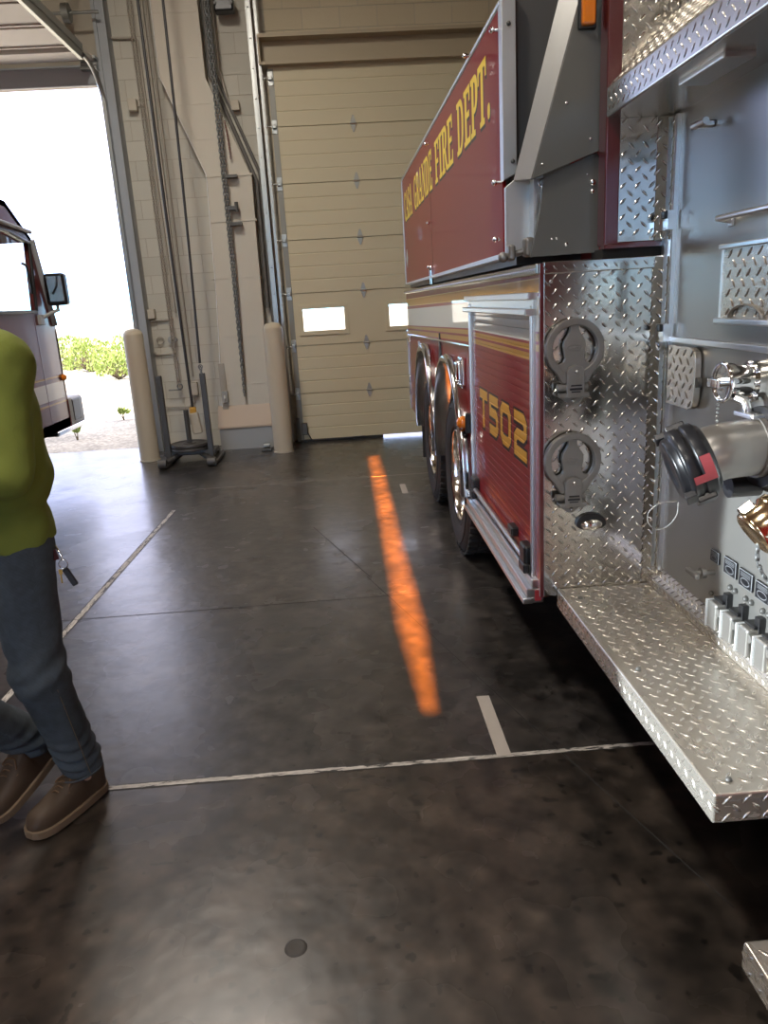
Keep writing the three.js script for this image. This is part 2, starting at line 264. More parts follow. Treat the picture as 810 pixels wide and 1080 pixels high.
// closed sectional door of the truck's bay
{
  const d = struct('door_1', [bx(DL - 0.02, DR + 0.05, 0.03, 0.045, ZD - 0.05, ZD - 0.02)], M.doorFrame);
  const seams = [0.03, 0.588, 1.146, 1.737, 2.318, 2.912, 3.492, 4.085];
  const wins = []; for (let x = -0.45; x < 2.8; x += 1.005) wins.push([x, x + 0.51]);
  for (let i = 0; i < 7; i++) {
    const y0 = seams[i] + 0.004, y1 = seams[i + 1] - 0.004, H = y1 - y0;
    if (i === 2) {
      const s = poly(rectHole(DL, DR, y0, y1), wins.map(([a, b]) => rectHole(a, b, 1.295, 1.572)));
      obj('panel', tf(ext(s, 0.045), 0, 0, ZD - 0.045), M.door, d);
      for (const [a, b] of wins) {
        const f = obj('window_frame', tf(ext(poly(rectHole(a - 0.03, b + 0.03, 1.262, 1.605), [[[a + 0.012, 1.307], [b - 0.012, 1.307], [b - 0.012, 1.56], [a + 0.012, 1.56]]]), 0.012, 0.003), 0, 0, ZD), M.door, d);
        obj('pane', bx(a - 0.003, b + 0.003, 1.292, 1.575, ZD - 0.028, ZD - 0.024), M.glass, f);
      }
    } else { // four shallow ribs pressed into the face
      const pts = [[y0, -0.045], [y0, 0]];
      for (let k = 1; k < 4; k++) { const y = y0 + H * k / 4; pts.push([y - 0.009, 0], [y - 0.004, -0.004], [y + 0.004, -0.004], [y + 0.009, 0]); }
      pts.push([y1, 0], [y1, -0.045]);
      const g = ext(poly(pts), DR - DL); // (a = y, b = z, c = x)
      g.applyMatrix4(new THREE.Matrix4().set(0, 0, 1, DL, 1, 0, 0, 0, 0, 1, 0, ZD, 0, 0, 0, 1));
      obj('panel', g, M.door, d);
    }
  }
  obj('stop', [bx(DL - 0.02, DL + 0.1, 0, DT, ZW - 0.01, ZD - 0.052), bx(DR - 0.1, DR + 0.05, 0, DT, ZW - 0.01, ZD - 0.052), bx(DL, DR, DT - 0.08, DT + 0.02, ZW - 0.01, ZD - 0.05), ...[1, 2, 3, 4, 5, 6].map((i) => bx(DL, DR, seams[i] - 0.02, seams[i] + 0.02, ZD - 0.048, ZD - 0.03))], M.doorFrame, d);
  // hinges at every seam, in columns
  const leaf = ext(poly([[-0.025, 0.004], [0.025, 0.004], [0.025, 0.026], [0.007, 0.082], [-0.007, 0.082], [-0.025, 0.026]]), 0.009, 0.002);
  for (let i = 1; i < 7; i++) for (const x of [0.285, 1.29, 2.3]) {
    const a = leaf.clone(), b = leaf.clone().rotateZ(Math.PI), y = seams[i];
    obj('hinge', [a.translate(x, y, ZD), b.translate(x, y, ZD), rod(V(x - 0.036, y, ZD + 0.016), V(x + 0.036, y, ZD + 0.016), 0.011), tf(new THREE.SphereGeometry(0.005, 8, 6), x, y + 0.045, ZD + 0.004), tf(new THREE.SphereGeometry(0.005, 8, 6), x, y - 0.045, ZD + 0.004)], M.hingeSteel, d);
  }
  for (let i = 1; i < 8; i++) { // roller brackets at the left edge
    const y = seams[i] - (i === 7 ? 0.12 : 0);
    const r = obj('roller_bracket', [rb(DL - 0.005, DL + 0.055, y - 0.07, y + 0.07, ZD, ZD + 0.012, 0.004), rb(DL + 0.005, DL + 0.045, y - 0.02, y + 0.02, ZD + 0.01, ZD + 0.05, 0.006)], M.galv, d);
    obj('roller', [rod(V(DL + 0.02, y, ZD + 0.04), V(DL - 0.075, y, ZD + 0.04), 0.006), rod(V(DL - 0.05, y, ZD + 0.04), V(DL - 0.075, y, ZD + 0.04), 0.022, 0.022, 16)], M.galv, r);
  }
  obj('edge_stile', bx(DL, DL + 0.06, 0.03, 4.06, ZD - 0.002, ZD + 0.004), M.stile, d);
  obj('bottom_seal', bx(DL, 0.42, 0.0, 0.04, ZD - 0.04, ZD - 0.005), M.rubber, d);
}
// galvanised track and angle left of the closed door
{
  const t = thing('door_track', 'galvanised vertical door track and angle at the left edge of the closed beige door', 'door track', [-0.7, 0, ZD]);
  obj('angle', [bx(-0.775, -0.715, 0.02, 5.4, ZD + 0.0, ZD + 0.006), bx(-0.721, -0.715, 0.02, 5.4, ZD - 0.06, ZD + 0.006)], M.galv, t);
  obj('track', [bx(-0.692, -0.686, 0.02, 5.4, ZD + 0.01, ZD + 0.075), bx(-0.692, -0.655, 0.02, 5.4, ZD + 0.069, ZD + 0.075), bx(-0.692, -0.66, 0.02, 5.4, ZD + 0.01, ZD + 0.016)], M.galv, t);
  const b = new THREE.SphereGeometry(0.008, 8, 6); const bl = [];
  for (let y = 0.3; y < 5.2; y += 0.29) bl.push(tf(b.clone(), -0.748, y, ZD + 0.008));
  each('bolt', bl, M.galv, t);
}
// open sectional door of the left bay: horizontal sections under the ceiling between two tracks
{
  const t = thing('overhead_door', 'raised overhead door of the open left bay, its sections lying flat below the ceiling', 'garage door', [-4.3, 4.2, -7]);
  obj('panel', [rb(OL, OR - 0.02, OT - 0.08, OT + 0.10, ZD - 0.0, ZD + 0.06, 0.01)], M.steelPaint, t);
  const XT = -2.378, YT = 4.125;
  for (let i = 0; i < 7; i++) { const z0 = -8.52 + i * 0.585; obj('panel', [rb(OL, XT - 0.01, YT + 0.05, YT + 0.095, z0, z0 + 0.577, 0.006), bx(OL, XT - 0.01, YT + 0.036, YT + 0.052, z0 + 0.02, z0 + 0.05), bx(OL, XT - 0.01, YT + 0.036, YT + 0.052, z0 + 0.52, z0 + 0.55)], M.doorWhite, t); }
  obj('panel', tf(new RoundedBoxGeometry(XT - OL - 0.02, 0.045, 0.5, 2, 0.006), (OL + XT) / 2, YT + 0.06, -8.80, 0.12), M.doorWhite, t);
  for (const x of [XT, OL + 0.02]) {
    const s = x < -4 ? -1 : 1;
    const tr = obj('track', [bx(x - 0.003, x + 0.003, YT - 0.04, YT + 0.04, -8.62, -4.2), bx(Math.min(x, x - 0.035 * s), Math.max(x, x - 0.035 * s), YT - 0.043, YT - 0.037, -8.62, -4.2), bx(Math.min(x, x - 0.035 * s), Math.max(x, x - 0.035 * s), YT + 0.037, YT + 0.043, -8.62, -4.2)], M.galv, t);
    obj('angle', [bx(x + 0.008 * s - 0.004, x + 0.008 * s + 0.004, YT + 0.03, YT + 0.1, -8.62, -4.2)], M.galv, tr);
    obj('hanger', [bx(x - 0.02, x + 0.02, YT + 0.1, HC, -4.6, -4.56), bx(x - 0.02, x + 0.02, YT + 0.1, HC, -7.0, -6.96), rod(V(x, YT + 0.1, -7.4), V(x, 5.0, -8.7), 0.02)], M.steelPaint, tr);
    const xv = s > 0 ? OR + 0.02 : OL - 0.02, curve = []; for (let i = 0; i <= 10; i++) { const a = i / 10 * Math.PI / 2; curve.push(V(x + (xv - x) * (1 - i / 10), YT - 0.32 + 0.32 * Math.sin(a), -8.62 - 0.42 * Math.cos(a))); }
    obj('track', [tube(curve, 0.025, 20, 6), bx(xv - 0.02, xv + 0.02, 0.1, YT - 0.3, -9.07, -9.02)], M.galv, t);
  }
  obj('bracket', [bx(-2.53, OR, 4.20, 4.23, -9.12, -9.0), bx(-2.53, OR, 4.10, 4.13, -9.12, -9.0), rod(V(-2.53, 4.16, -9.06), V(-2.36, 4.16, -9.06), 0.03)], M.galv, t);
  obj('shaft', [rod(V(OL, 4.62, -9.0), V(OR + 0.1, 4.62, -9.0), 0.016), rod(V(-2.62, 4.62, -9.0), V(-2.55, 4.62, -9.0), 0.09, 0.09, 20)], M.galv, t);
}
// ---------------------------------------------------------------- floor paint and tape (lying on the slab)
const wornTex = dataTex(2048, 64, (u, v) => { const a = fbm(u, v, 48, 4, 301, 1 / 16), b = fbm(u, v, 128, 3, 311, 1 / 16), e = Math.min(1, Math.min(v, 1 - v) * 5), q = e * (a * 0.65 + b * 0.5) + 0.3 * (fbm(u, v, 12, 3, 321, 1 / 6) - 0.5), k = q > 0.485 ? 1 : q > 0.43 ? 0.5 : 0.12, t = 0.80 * (0.8 + 0.4 * (b - 0.5)); return [0.12 + (t * 1.03 - 0.12) * k, 0.115 + (t - 0.115) * k, 0.11 + (t * 0.96 - 0.11) * k]; }, true);
M.worn = std({ map: wornTex, roughness: 0.6 });
function strip(a, b, w, y, ulen = 3) { const d = b.clone().sub(a), L = d.length(); const g = new THREE.PlaneGeometry(L, w); g.rotateX(-Math.PI / 2); g.rotateY(Math.atan2(-d.z, d.x)); g.translate((a.x + b.x) / 2, y, (a.z + b.z) / 2); const u = g.attributes.uv; for (let i = 0; i < u.count; i++) u.setX(i, u.getX(i) * L / ulen + a.x * 0.37); return g; }
const line = (a, b, w, label, mat = M.worn, y = 0.0012) => tag('floor_line', strip(a, b, w, y), mat, label, 'floor marking');
line(V(-0.95, 0, -2.368), V(1.6, 0, -2.368), 0.032, 'worn whitish joint line crossing the dark floor under the running board and tape strip');
line(V(-1.60, 0, -2.9), V(-1.515, 0, -6.25), 0.045, 'worn whitish line running away along the floor from the walking person to the open bay');
line(V(-1.5, 0, -6.985), V(2.2, 0, -6.985 - 0.06), 0.012, 'thin pale line across the far floor in front of the closed door', std({ color: lin(0.42, 0.40, 0.37), roughness: 0.7 }));
line(V(-1.33, 0, -8.2), V(-0.78, 0, -7.35), 0.01, 'thin pale scratch line on the floor between the sled and the bollard', std({ color: lin(0.34, 0.32, 0.3), roughness: 0.7 }));
const joint = std({ color: lin(0.02, 0.019, 0.018), roughness: 0.8 });
line(V(-4.5, 0, -3.95), V(2.5, 0, -3.99), 0.006, 'thin dark saw cut across the floor beyond the worn joint line', joint);
line(V(-0.31, 0, -5.45), V(0.067, 0, -4.31), 0.006, 'thin dark slanting crack in the floor left of the orange light streak', joint);
line(V(0.05, 0, -4.31), V(0.93, 0, -1.6), 0.004, 'hairline crack crossing the floor towards the running board', joint);
tag('floor_tape', tf(new RoundedBoxGeometry(0.052, 0.0012, 0.43, 1, 0.0005), 0.478, 0.0022, -2.579), M.tape, 'short pale tape strip stuck on the floor across the worn joint line', 'tape');
tag('floor_tape', tf(new RoundedBoxGeometry(0.05, 0.0012, 0.34, 1, 0.0005), 0.45, 0.0012, -6.46), M.tape, 'small distant pale tape strip on the floor beside the far tyre', 'tape');
tag('floor_anchor', [tf(lathe([[0, 0.004], [0.012, 0.004], [0.02, 0.006], [0.026, 0.004], [0.03, 0]], 16), -0.229, 0, -1.601)], std({ color: lin(0.05, 0.045, 0.04), roughness: 0.7 }), 'small round dark anchor plug in the bare floor nearest the viewer', 'anchor plug');

// ---------------------------------------------------------------- back wall fittings
{ // painted sheet-metal duct that jogs to the right, with a sloped box at its foot
  const zf = -9.10, t = thing('air_duct', 'beige boxed duct with a slanted offset, rising from a slope-topped box by the closed door', 'duct', [-1.1, 0, zf]);
  const L = [[-1.475, 0.02], [-1.42, 1.8], [-1.355, 3.06], [-1.73, 4.02], [-1.77, 4.3], [-1.72, 6.15]], R = [[-1.24, 6.15], [-1.25, 4.05], [-0.875, 3.0], [-0.905, 1.5], [-0.905, 0.02]];
  const s = poly([[-1.475, 0.02], [-1.4, 1.8], [-1.365, 3.04], [-1.742, 4.03], [-1.75, 6.15], [-1.262, 6.15], [-1.262, 4.0], [-0.872, 3.0], [-0.885, 2.2], [-0.9, 0.02]]);
  obj('duct_body', ext(s, 0.186).translate(0, 0, ZW + 0.004), M.duct, t);
  obj('edge_highlight', [pathTube([V(-1.475, 0.5, zf - 0.002), V(-1.4, 1.8, zf - 0.002), V(-1.365, 3.04, zf - 0.002), V(-1.742, 4.03, zf - 0.002), V(-1.75, 6.1, zf - 0.002)], 0.005, 6)], M.white, t);  // highlight on the duct's left edge, drawn as a white bead
  for (const y of [2.56, 3.03]) obj('joint_flange', bx(-1.385, -0.865, y - 0.012, y + 0.012, ZW + 0.004, zf - 0.002), M.duct, t);
  for (const y of [1.3, 0.75, 1.95]) obj('seam', bx(-1.44, -0.875, y - 0.004, y + 0.004, ZW + 0.004, zf - 0.004), M.duct, t);
  for (const y of [3.4, 3.75, 4.2, 4.62]) { const k = y > 4.02 ? 0 : (4.02 - y) / 1.0 * 0.38; obj('seam', bx(-1.735 + k, -1.262 + k, y - 0.003, y + 0.003, ZW + 0.1, zf - 0.006), M.duct, t); }
  const foot = obj('foot_box', bx(-1.52, -0.88, 0, 0.25, ZW + 0.004, -8.98), M.boxGray, t);
  const lid = ext(poly([[-9.12, 0.485], [-8.965, 0.255], [-8.965, 0.275], [-9.11, 0.505]]), 0.66); lid.applyMatrix4(new THREE.Matrix4().set(0, 0, 1, -1.53, 0, 1, 0, 0, 1, 0, 0, 0, 0, 0, 0, 1)); 
  obj('sloped_lid', [flip(lid)], M.ductLid, t);
  const side = ext(poly([[-9.296, 0.25], [-8.98, 0.25], [-9.12, 0.48], [-9.296, 0.48]]), 0.62); side.applyMatrix4(new THREE.Matrix4().set(0, 0, 1, -1.51, 0, 1, 0, 0, 1, 0, 0, 0, 0, 0, 0, 1));
  obj('lid_support', [flip(side)], M.boxGray, t);
}
{ // dark conduits bundled down the right edge of the duct
  const t = thing('conduit_bundle', 'dark conduits running down beside the slanted duct to a small wall box', 'conduit', [-1.1, 3, ZW]);
  const z = ZW + 0.06;
  obj('conduit', [pathTube([V(-1.225, 6, z), V(-1.225, 4.05, z), V(-0.835, 2.98, z), V(-0.84, 1.6, z)], 0.022)], M.darkPaint, t);
  obj('conduit', [pathTube([V(-1.175, 6, z), V(-1.175, 4.08, z), V(-0.79, 3.06, z), V(-0.795, 1.2, z)], 0.018)], M.darkPaint, t);
  obj('conduit', [pathTube([V(-1.12, 6, z), V(-1.125, 4.12, z), V(-1.07, 3.83, z), V(-1.04, 3.76, z), V(-0.99, 3.745, z)], 0.014)], M.conduit, t);
  obj('wall_box', rb(-1.035, -0.945, 3.70, 3.80, ZW + 0.004, ZW + 0.08, 0.008), M.boxBeige, t);
}
{
  const t = thing('wall_speaker', 'small dark unit mounted high on the wall between duct and closed door', 'speaker', [-0.99, 4.6, ZW]);
  obj('body', rb(-1.09, -0.89, 4.60, 4.74, ZW + 0.1, ZW + 0.25, 0.02), M.black, t);
  obj('bracket', [bx(-1.03, -0.95, 4.70, 4.86, ZW, ZW + 0.12), bx(-1.05, -0.93, 4.745, 4.80, ZW + 0.1, ZW + 0.24)], M.boxGray, t);
  for (const x of [-1.075, -0.905]) obj('knob', tf(new THREE.CylinderGeometry(0.016, 0.016, 0.02, 12), x, 4.67, ZW + 0.255, Math.PI / 2), M.grayDark, t);
}
function chainGeo(pts, link = 0.028, r = 0.004) { // torus links alternately turned, along a polyline
  const c = new THREE.CatmullRomCurve3(pts), L = c.getLength(), n = Math.max(2, Math.round(L / (link * 0.72))), out = [];
  for (let i = 0; i <= n; i++) { const p = c.getPointAt(i / n), d = c.getTangentAt(i / n), g = new THREE.TorusGeometry(link * 0.34, r, 4, 8); g.scale(0.75, 1.35, 1); g.rotateY(i & 1 ? Math.PI / 2 : 0); g.applyQuaternion(new THREE.Quaternion().setFromUnitVectors(V(0, 1, 0), d)); out.push(g.translate(p.x, p.y, p.z)); }
  return out;
}
{ // hoist chain of the closed door in front of the duct
  const t = thing('hoist_chain', 'grey hand chain hanging in front of the beige duct', 'chain', [-1.15, 0.6, -9.0]);
  obj('chain', [...chainGeo([V(-1.175, 5.2, -9.02), V(-1.175, 3.6, -9.02), V(-1.18, 2, -9.02), V(-1.19, 0.64, -9.02)], 0.05, 0.008), ...chainGeo([V(-1.14, 5.2, -9.02), V(-1.142, 3.6, -9.02), V(-1.155, 2, -9.02), V(-1.19, 0.64, -9.02)], 0.05, 0.008)], M.grayChain, t);
  obj('chain_guide', [bx(-1.15, -1.02, 2.99, 3.02, -9.1, -9.0)], M.grayDark, t);
  obj('chain_guide', [bx(-1.15, -1.02, 2.50, 2.53, -9.1, -9.0)], M.grayDark, t);
  obj('chain_keeper', [bx(-1.16, -1.06, 2.66, 2.70, -9.1, -9.0), rod(V(-1.06, 2.64, -9.02), V(-1.06, 2.74, -9.02), 0.02)], M.grayDark, t);
  obj('pull_tag', [...chainGeo([V(-1.10, 3.55, -9.06), V(-1.08, 3.35, -9.06), V(-1.075, 3.2, -9.06)], 0.03, 0.005)], std({ color: lin(0.25, 0.13, 0.11), roughness: 0.7 }), t);
}
{ // hoist chain left, next to the open bay
  const t = thing('hoist_chain', 'thin galvanised hand chain hanging on the block wall right of the open bay', 'chain', [-1.97, 0.7, -9.2]);
  obj('chain', [...chainGeo([V(-2.0, 5.2, -9.19), V(-1.995, 3.2, -9.19), V(-1.985, 0.78, -9.19)], 0.036, 0.005), ...chainGeo([V(-1.965, 5.2, -9.19), V(-1.965, 3.2, -9.19), V(-1.96, 0.78, -9.19)], 0.036, 0.005)], M.conduit, t);
  obj('hook', [rod(V(-2.1, 0.72, -9.2), V(-1.95, 0.72, -9.2), 0.008), tf(new THREE.TorusGeometry(0.03, 0.008, 6, 14), -1.96, 0.76, -9.18)], M.grayChain, t);
}
{ // light conduits with boxes on the block wall
  const z = ZW + 0.03, t = thing('conduit_run', 'beige conduits running down the block wall beside the open bay to small boxes', 'conduit', [-1.9, 0.7, ZW]);
  obj('conduit', pathTube([V(-1.865, 6, z), V(-1.865, 0.86, z), V(-1.85, 0.78, z)], 0.014), M.conduit, t);
  obj('conduit', pathTube([V(-1.815, 5.2, z), V(-1.815, 0.86, z)], 0.014), M.conduit, t);
  obj('conduit', pathTube([V(-2.25, 4.46, z), V(-1.99, 4.45, z), V(-1.96, 4.42, z), V(-1.95, 3.2, z), V(-1.92, 1.6, z)], 0.014), M.conduit, t);
  obj('conduit', pathTube([V(-2.25, 6, z), V(-2.25, 4.46, z)], 0.014), M.conduit, t);
  obj('conduit', pathTube([V(-2.07, 3.8, z), V(-1.95, 3.79, z)], 0.012), M.conduit, t);
  obj('conduit', pathTube([V(-2.24, 2.7, z), V(-2.24, 1.18, z), V(-2.2, 1.14, z), V(-1.97, 1.14, z)], 0.013), M.conduit, t);
  obj('conduit', pathTube([V(-2.30, 1.53, z), V(-1.96, 1.53, z)], 0.013), M.conduit, t);
  obj('conduit', pathTube([V(-1.815, 0.66, z), V(-1.83, 0.55, z), V(-1.9, 0.5, z), V(-2.28, 0.52, z)], 0.009), M.conduit, t);
  obj('wall_box', rb(-2.14, -2.045, 3.74, 3.86, ZW, ZW + 0.09, 0.01), M.boxBeige, t);
  obj('wall_box', rb(-2.25, -2.15, 1.55, 1.66, ZW, ZW + 0.09, 0.01), M.boxBeige, t);
  obj('wall_box', rb(-1.865, -1.765, 0.64, 0.79, ZW, ZW + 0.08, 0.008), M.boxBeige, t);
  obj('outlet_box', rb(-2.32, -2.245, 0.46, 0.58, ZW, ZW + 0.07, 0.006), M.boxGray, t);
  obj('door_switch', [tf(new THREE.CylinderGeometry(0.045, 0.045, 0.06, 20), -2.0, 1.3, ZW + 0.03, Math.PI / 2), rod(V(-2.0, 1.3, ZW + 0.05), V(-1.93, 1.3, ZW + 0.09), 0.018)], M.boxGray, t);
  obj('door_switch', [tf(new THREE.TorusGeometry(0.04, 0.008, 8, 20), -2.14, 1.3, ZW + 0.03)], M.conduit, t);
}
{
  const t = thing('wall_switch', 'small grey switch box on the wall behind the right sled post', 'switch', [-1.42, 0.6, -9.08]);
  obj('box', rb(-1.455, -1.39, 0.55, 0.68, -9.1, -9.04, 0.006), M.boxGray, t);
  obj('lever', rb(-1.43, -1.415, 0.6, 0.64, -9.05, -9.02, 0.003), M.white, t);
  obj('channel', bx(-1.47, -1.40, 0.28, 1.0, -9.1, -9.085), M.conduit, t);
}
{ // two hanging cables
  const z = -8.5, t = thing('hanging_cable', 'dark stiff cable hanging from above in front of the block wall, ending in a clip', 'cable', [-1.56, 0.9, z]);
  obj('cable', tube([V(-1.50, 6.1, z), V(-1.505, 4.5, z), V(-1.53, 2.6, z), V(-1.567, 1.06, z)], 0.014, 40, 8), M.cord, t);
  obj('clip', [tf(new THREE.TorusGeometry(0.022, 0.006, 6, 14), -1.567, 1.02, z), ...chainGeo([V(-1.567, 1.0, z), V(-1.56, 0.9, z)], 0.05, 0.008)], M.grayChain, t);
  const p = thing('cord_drop', 'black power cord drop with a yellow collar and pale connector hanging above the sled', 'power cord', [-1.72, 0.35, z]);
  obj('cord', tube([V(-1.74, 6.1, z), V(-1.745, 4.5, z), V(-1.73, 2.4, z), V(-1.706, 0.58, z)], 0.015, 40, 8), M.cord, p);
  obj('collar', rb(-1.74, -1.67, 0.52, 0.59, z - 0.035, z + 0.035, 0.015), M.yellowPlastic, p);
  obj('connector', tf(new RoundedBoxGeometry(0.10, 0.24, 0.08, 2, 0.015), -1.69, 0.41, z, 0, 0, 0.12), M.boxBeige, p);
  obj('latch', rb(-1.77, -1.74, 0.40, 0.47, z - 0.02, z + 0.02, 0.006), M.boxGray, p);
}
// bollards
function bollard(x, z, h, label) {
  const t = thing('bollard', label, 'bollard', [x, 0, z], 'tan concrete-filled bollards');
  obj('post', tf(lathe([[0.108, 0], [0.108, h - 0.05], [0.1, h - 0.02], [0.07, h + 0.012], [0, h + 0.028]], 36), x, 0, z), M.bollard, t);
  obj('base_ring', tf(lathe([[0.108, 0], [0.116, 0], [0.116, 0.012], [0.108, 0.016]], 36), x, 0, z), M.mortar, t);
}
bollard(-2.275, -8.62, 1.44, 'tan steel bollard at the right edge of the open bay door');
bollard(-0.755, -8.62, 1.42, 'tan steel bollard at the left edge of the closed door');

{ // training sled
  const z = -8.33, t = thing('push_sled', 'black push sled with two upright posts standing on the floor between the bollards', 'sled', [-1.72, 0, z]);
  const run = (x, sx) => { const g = [rb(x - 0.045, x + 0.045, 0.0, 0.05, z - 0.38, z + 0.30, 0.02), tf(new THREE.CylinderGeometry(0.05, 0.05, 0.085, 20), x, 0.055, z + 0.29, 0, 0, Math.PI / 2)]; return g; };
  for (const [x, e] of [[-2.0, 1], [-1.48, -1]]) {
    obj('runner', run(x), M.sled, t);
    obj('post', rb(x - 0.028 + e * 0.03, x + 0.028 + e * 0.03, 0.05, 0.97, z + 0.06, z + 0.116, 0.006), M.sled, t);
    obj('strut', rod(V(x, 0.05, z + 0.22), V(-1.74 - e * 0.1, 0.115, z + 0.05), 0.028, 0.028, 8), M.sled, t);
  }
  obj('deck', [rb(-2.02, -1.46, 0.10, 0.15, z - 0.16, z + 0.1, 0.01), bx(-2.0, -1.48, 0.05, 0.1, z - 0.3, z - 0.22)], M.sled, t);
  obj('weight_post', tf(new THREE.CylinderGeometry(0.028, 0.028, 0.45, 16), -1.745, 0.36, z + 0.02), M.sled, t);
  for (const y of [0.15, 0.19]) { // two plates lying on the deck are things of their own
    const p = thing('weight_plate', y < 0.17 ? 'lower black weight plate lying on the sled' : 'upper black weight plate lying on the sled', 'weight plate', [-1.745, y, z + 0.02], 'weight plates on the sled');
    obj('disc', tf(lathe([[0.032, 0], [0.2, 0], [0.21, 0.006], [0.21, 0.032], [0.2, 0.038], [0.17, 0.038], [0.165, 0.028], [0.075, 0.028], [0.07, 0.04], [0.032, 0.04], [0.032, 0]], 40), -1.745, y, z + 0.02), M.sled, p);
  }
}
{
  const t = thing('door_cable_bracket', 'small dark cable bracket with a cord at the foot of the closed door', 'bracket', [-0.56, 0.02, ZD]);
  obj('bracket', [rb(-0.56, -0.49, 0.10, 0.24, ZD, ZD + 0.07, 0.008), bx(-0.62, -0.58, 0.02, 0.3, ZD, ZD + 0.05)], M.grayDark, t);
  obj('cord', tube([V(-0.5, 0.14, ZD + 0.05), V(-0.46, 0.06, ZD + 0.05), V(-0.4, 0.03, ZD + 0.04), V(0.2, 0.035, ZD + 0.03)], 0.008, 30, 6), M.cord, t);
  const k = thing('floor_casting', 'dark metal fitting lying on the floor left of the right bollard', 'fitting', [-0.95, 0, -8.75]);
  obj('base', rb(-1.02, -0.90, 0.0, 0.03, -8.8, -8.7, 0.008), M.grayDark, k);
  obj('roller', [rod(V(-0.99, 0.06, -8.75), V(-0.92, 0.06, -8.75), 0.035, 0.035, 16)], M.grayChain, k);
}
// unseen lamps under the ceiling, placed to light the back wall and floor
function unseenHighBay(x, z, label) {
  const y = HC - 0.55, t = thing('unseen_high_bay_lamp', label, 'lamp', [x, y, z], 'unseen high bay lamps under the ceiling');
  obj('housing', rb(x - 0.3, x + 0.3, y, y + 0.09, z - 0.6, z + 0.6, 0.02), M.boxGray, t);
  obj('diffuser', rb(x - 0.25, x + 0.25, y - 0.012, y + 0.002, z - 0.55, z + 0.55, 0.004), std({ color: lin(0.9, 0.88, 0.8), emissive: lin(1, 0.93, 0.82), emissiveIntensity: 1.2 }), t);
  obj('hanger', [rod(V(x, y + 0.08, z - 0.4), V(x, HC, z - 0.4), 0.006), rod(V(x, y + 0.08, z + 0.4), V(x, HC, z + 0.4), 0.006)], M.galv, t);
  const L = new THREE.RectAreaLight(0xfff5e8, LAMP, 0.5, 1.1); L.name = 'unseen_high_bay_light'; L.position.set(x, y - 0.03, z); L.rotation.x = -Math.PI / 2; scene.add(L);
}

unseenHighBay(-1.5, -5.4, 'unseen long high bay lamp nearest the closed door, over the aisle'); unseenHighBay(-1.5, -0.6, 'unseen long high bay lamp over the aisle beside the pump panel'); unseenHighBay(-1.5, 3.8, 'unseen long high bay lamp over the aisle behind the viewer');
{ // unseen narrow-beam orange line lamp, out of view above the lane: a slit in the bottom of its housing lays a streak of light on the floor
  const x = 0.25, y = 5.6, z = -5.28, d = 0.2, t = thing('unseen_lane_light', 'unseen small ceiling projector placed to lay the orange streak of light on the floor', 'lamp', [x, y, z]);
  const hole = [[-0.0004, -0.092], [0.0004, -0.092], [0.0021, -0.062], [0.0019, 0.098], [-0.0019, 0.098], [-0.0021, -0.062]];
  const g = ext(poly([[-0.06, -0.14], [0.06, -0.14], [0.06, 0.14], [-0.06, 0.14]], [hole]), 0.002); g.rotateX(-Math.PI / 2); // (x, y) -> (x, -z)
  obj('slit_plate', g.translate(x, y - d, z), M.blackMatt, t);
  obj('housing', [bx(x - 0.062, x - 0.058, y - d, y + 0.1, z - 0.142, z + 0.142), bx(x + 0.058, x + 0.062, y - d, y + 0.1, z - 0.142, z + 0.142), bx(x - 0.06, x + 0.06, y - d, y + 0.1, z - 0.142, z - 0.138), bx(x - 0.06, x + 0.06, y - d, y + 0.1, z + 0.138, z + 0.142), bx(x - 0.06, x + 0.06, y + 0.098, y + 0.104, z - 0.142, z + 0.142)], M.blackMatt, t);
  obj('stem', rod(V(x, y + 0.1, z), V(x, HC, z), 0.012), M.black, t);
  obj('bulb', tf(new THREE.SphereGeometry(0.008, 12, 8), x, y + 0.01, z), std({ color: lin(1, 0.3, 0.05), emissive: lin(1, 0.3, 0.05), emissiveIntensity: 2 }), t);
  const L = new THREE.SpotLight(new THREE.Color().setRGB(1, 0.23, 0.02), LANE, 0, 0.62, 0.1, 2); L.name = 'unseen_lane_spot'; L.position.set(x, y, z); L.target.position.set(x, 0, z); L.castShadow = true; L.shadow.radius = 0.075; scene.add(L, L.target);
}
// ================================================================ THE TANKER
const truck = thing('fire_truck', 'red fire tanker with gold lettering, a lettered side board and a diamond plate running board', 'fire truck', [1.9, 0, -4]);
const stuffKid = (p, list) => { const o = obj('tread_lugs', list, p.material, p); o.userData.kind = 'stuff'; return o; };
const H1 = -4.68, H2 = -6.03, XB = 0.68, ZB = -2.61, XP = 1.104;

// ---- side skin with stripes
const bodyTex = canvasTex(2048, 644, (c, w, h) => {
  const X = (z) => (z + 8) / 5.4 * w, Y = (y) => h - y / 1.7 * h;
  c.fillStyle = '#86191b'; c.fillRect(0, 0, w, h);
  const band = (col, r0, r1, f0, f1) => { c.fillStyle = col; c.beginPath(); c.moveTo(X(-8), Y(r0)); c.lineTo(X(-2.6), Y(f0)); c.lineTo(X(-2.6), Y(f1)); c.lineTo(X(-8), Y(r1)); c.closePath(); c.fill(); };
  band('#b5862f', 1.535, 1.60, 1.60, 1.645); band('#cfcfc6', 1.345, 1.505, 1.468, 1.587); band('#b5862f', 1.315, 1.338, 1.435, 1.462); band('#b5862f', 1.265, 1.30, 1.40, 1.425);
  c.strokeStyle = '#efe3a0'; c.lineWidth = 1.5; for (const [r, f] of [[1.535, 1.60], [1.60, 1.645]]) { c.beginPath(); c.moveTo(X(-8), Y(r)); c.lineTo(X(-2.6), Y(f)); c.stroke(); }
});
M.bodySide = phy({ map: bodyTex, roughness: 0.4, specularIntensity: 0.2, clearcoat: 0.6, clearcoatRoughness: 0.03 });
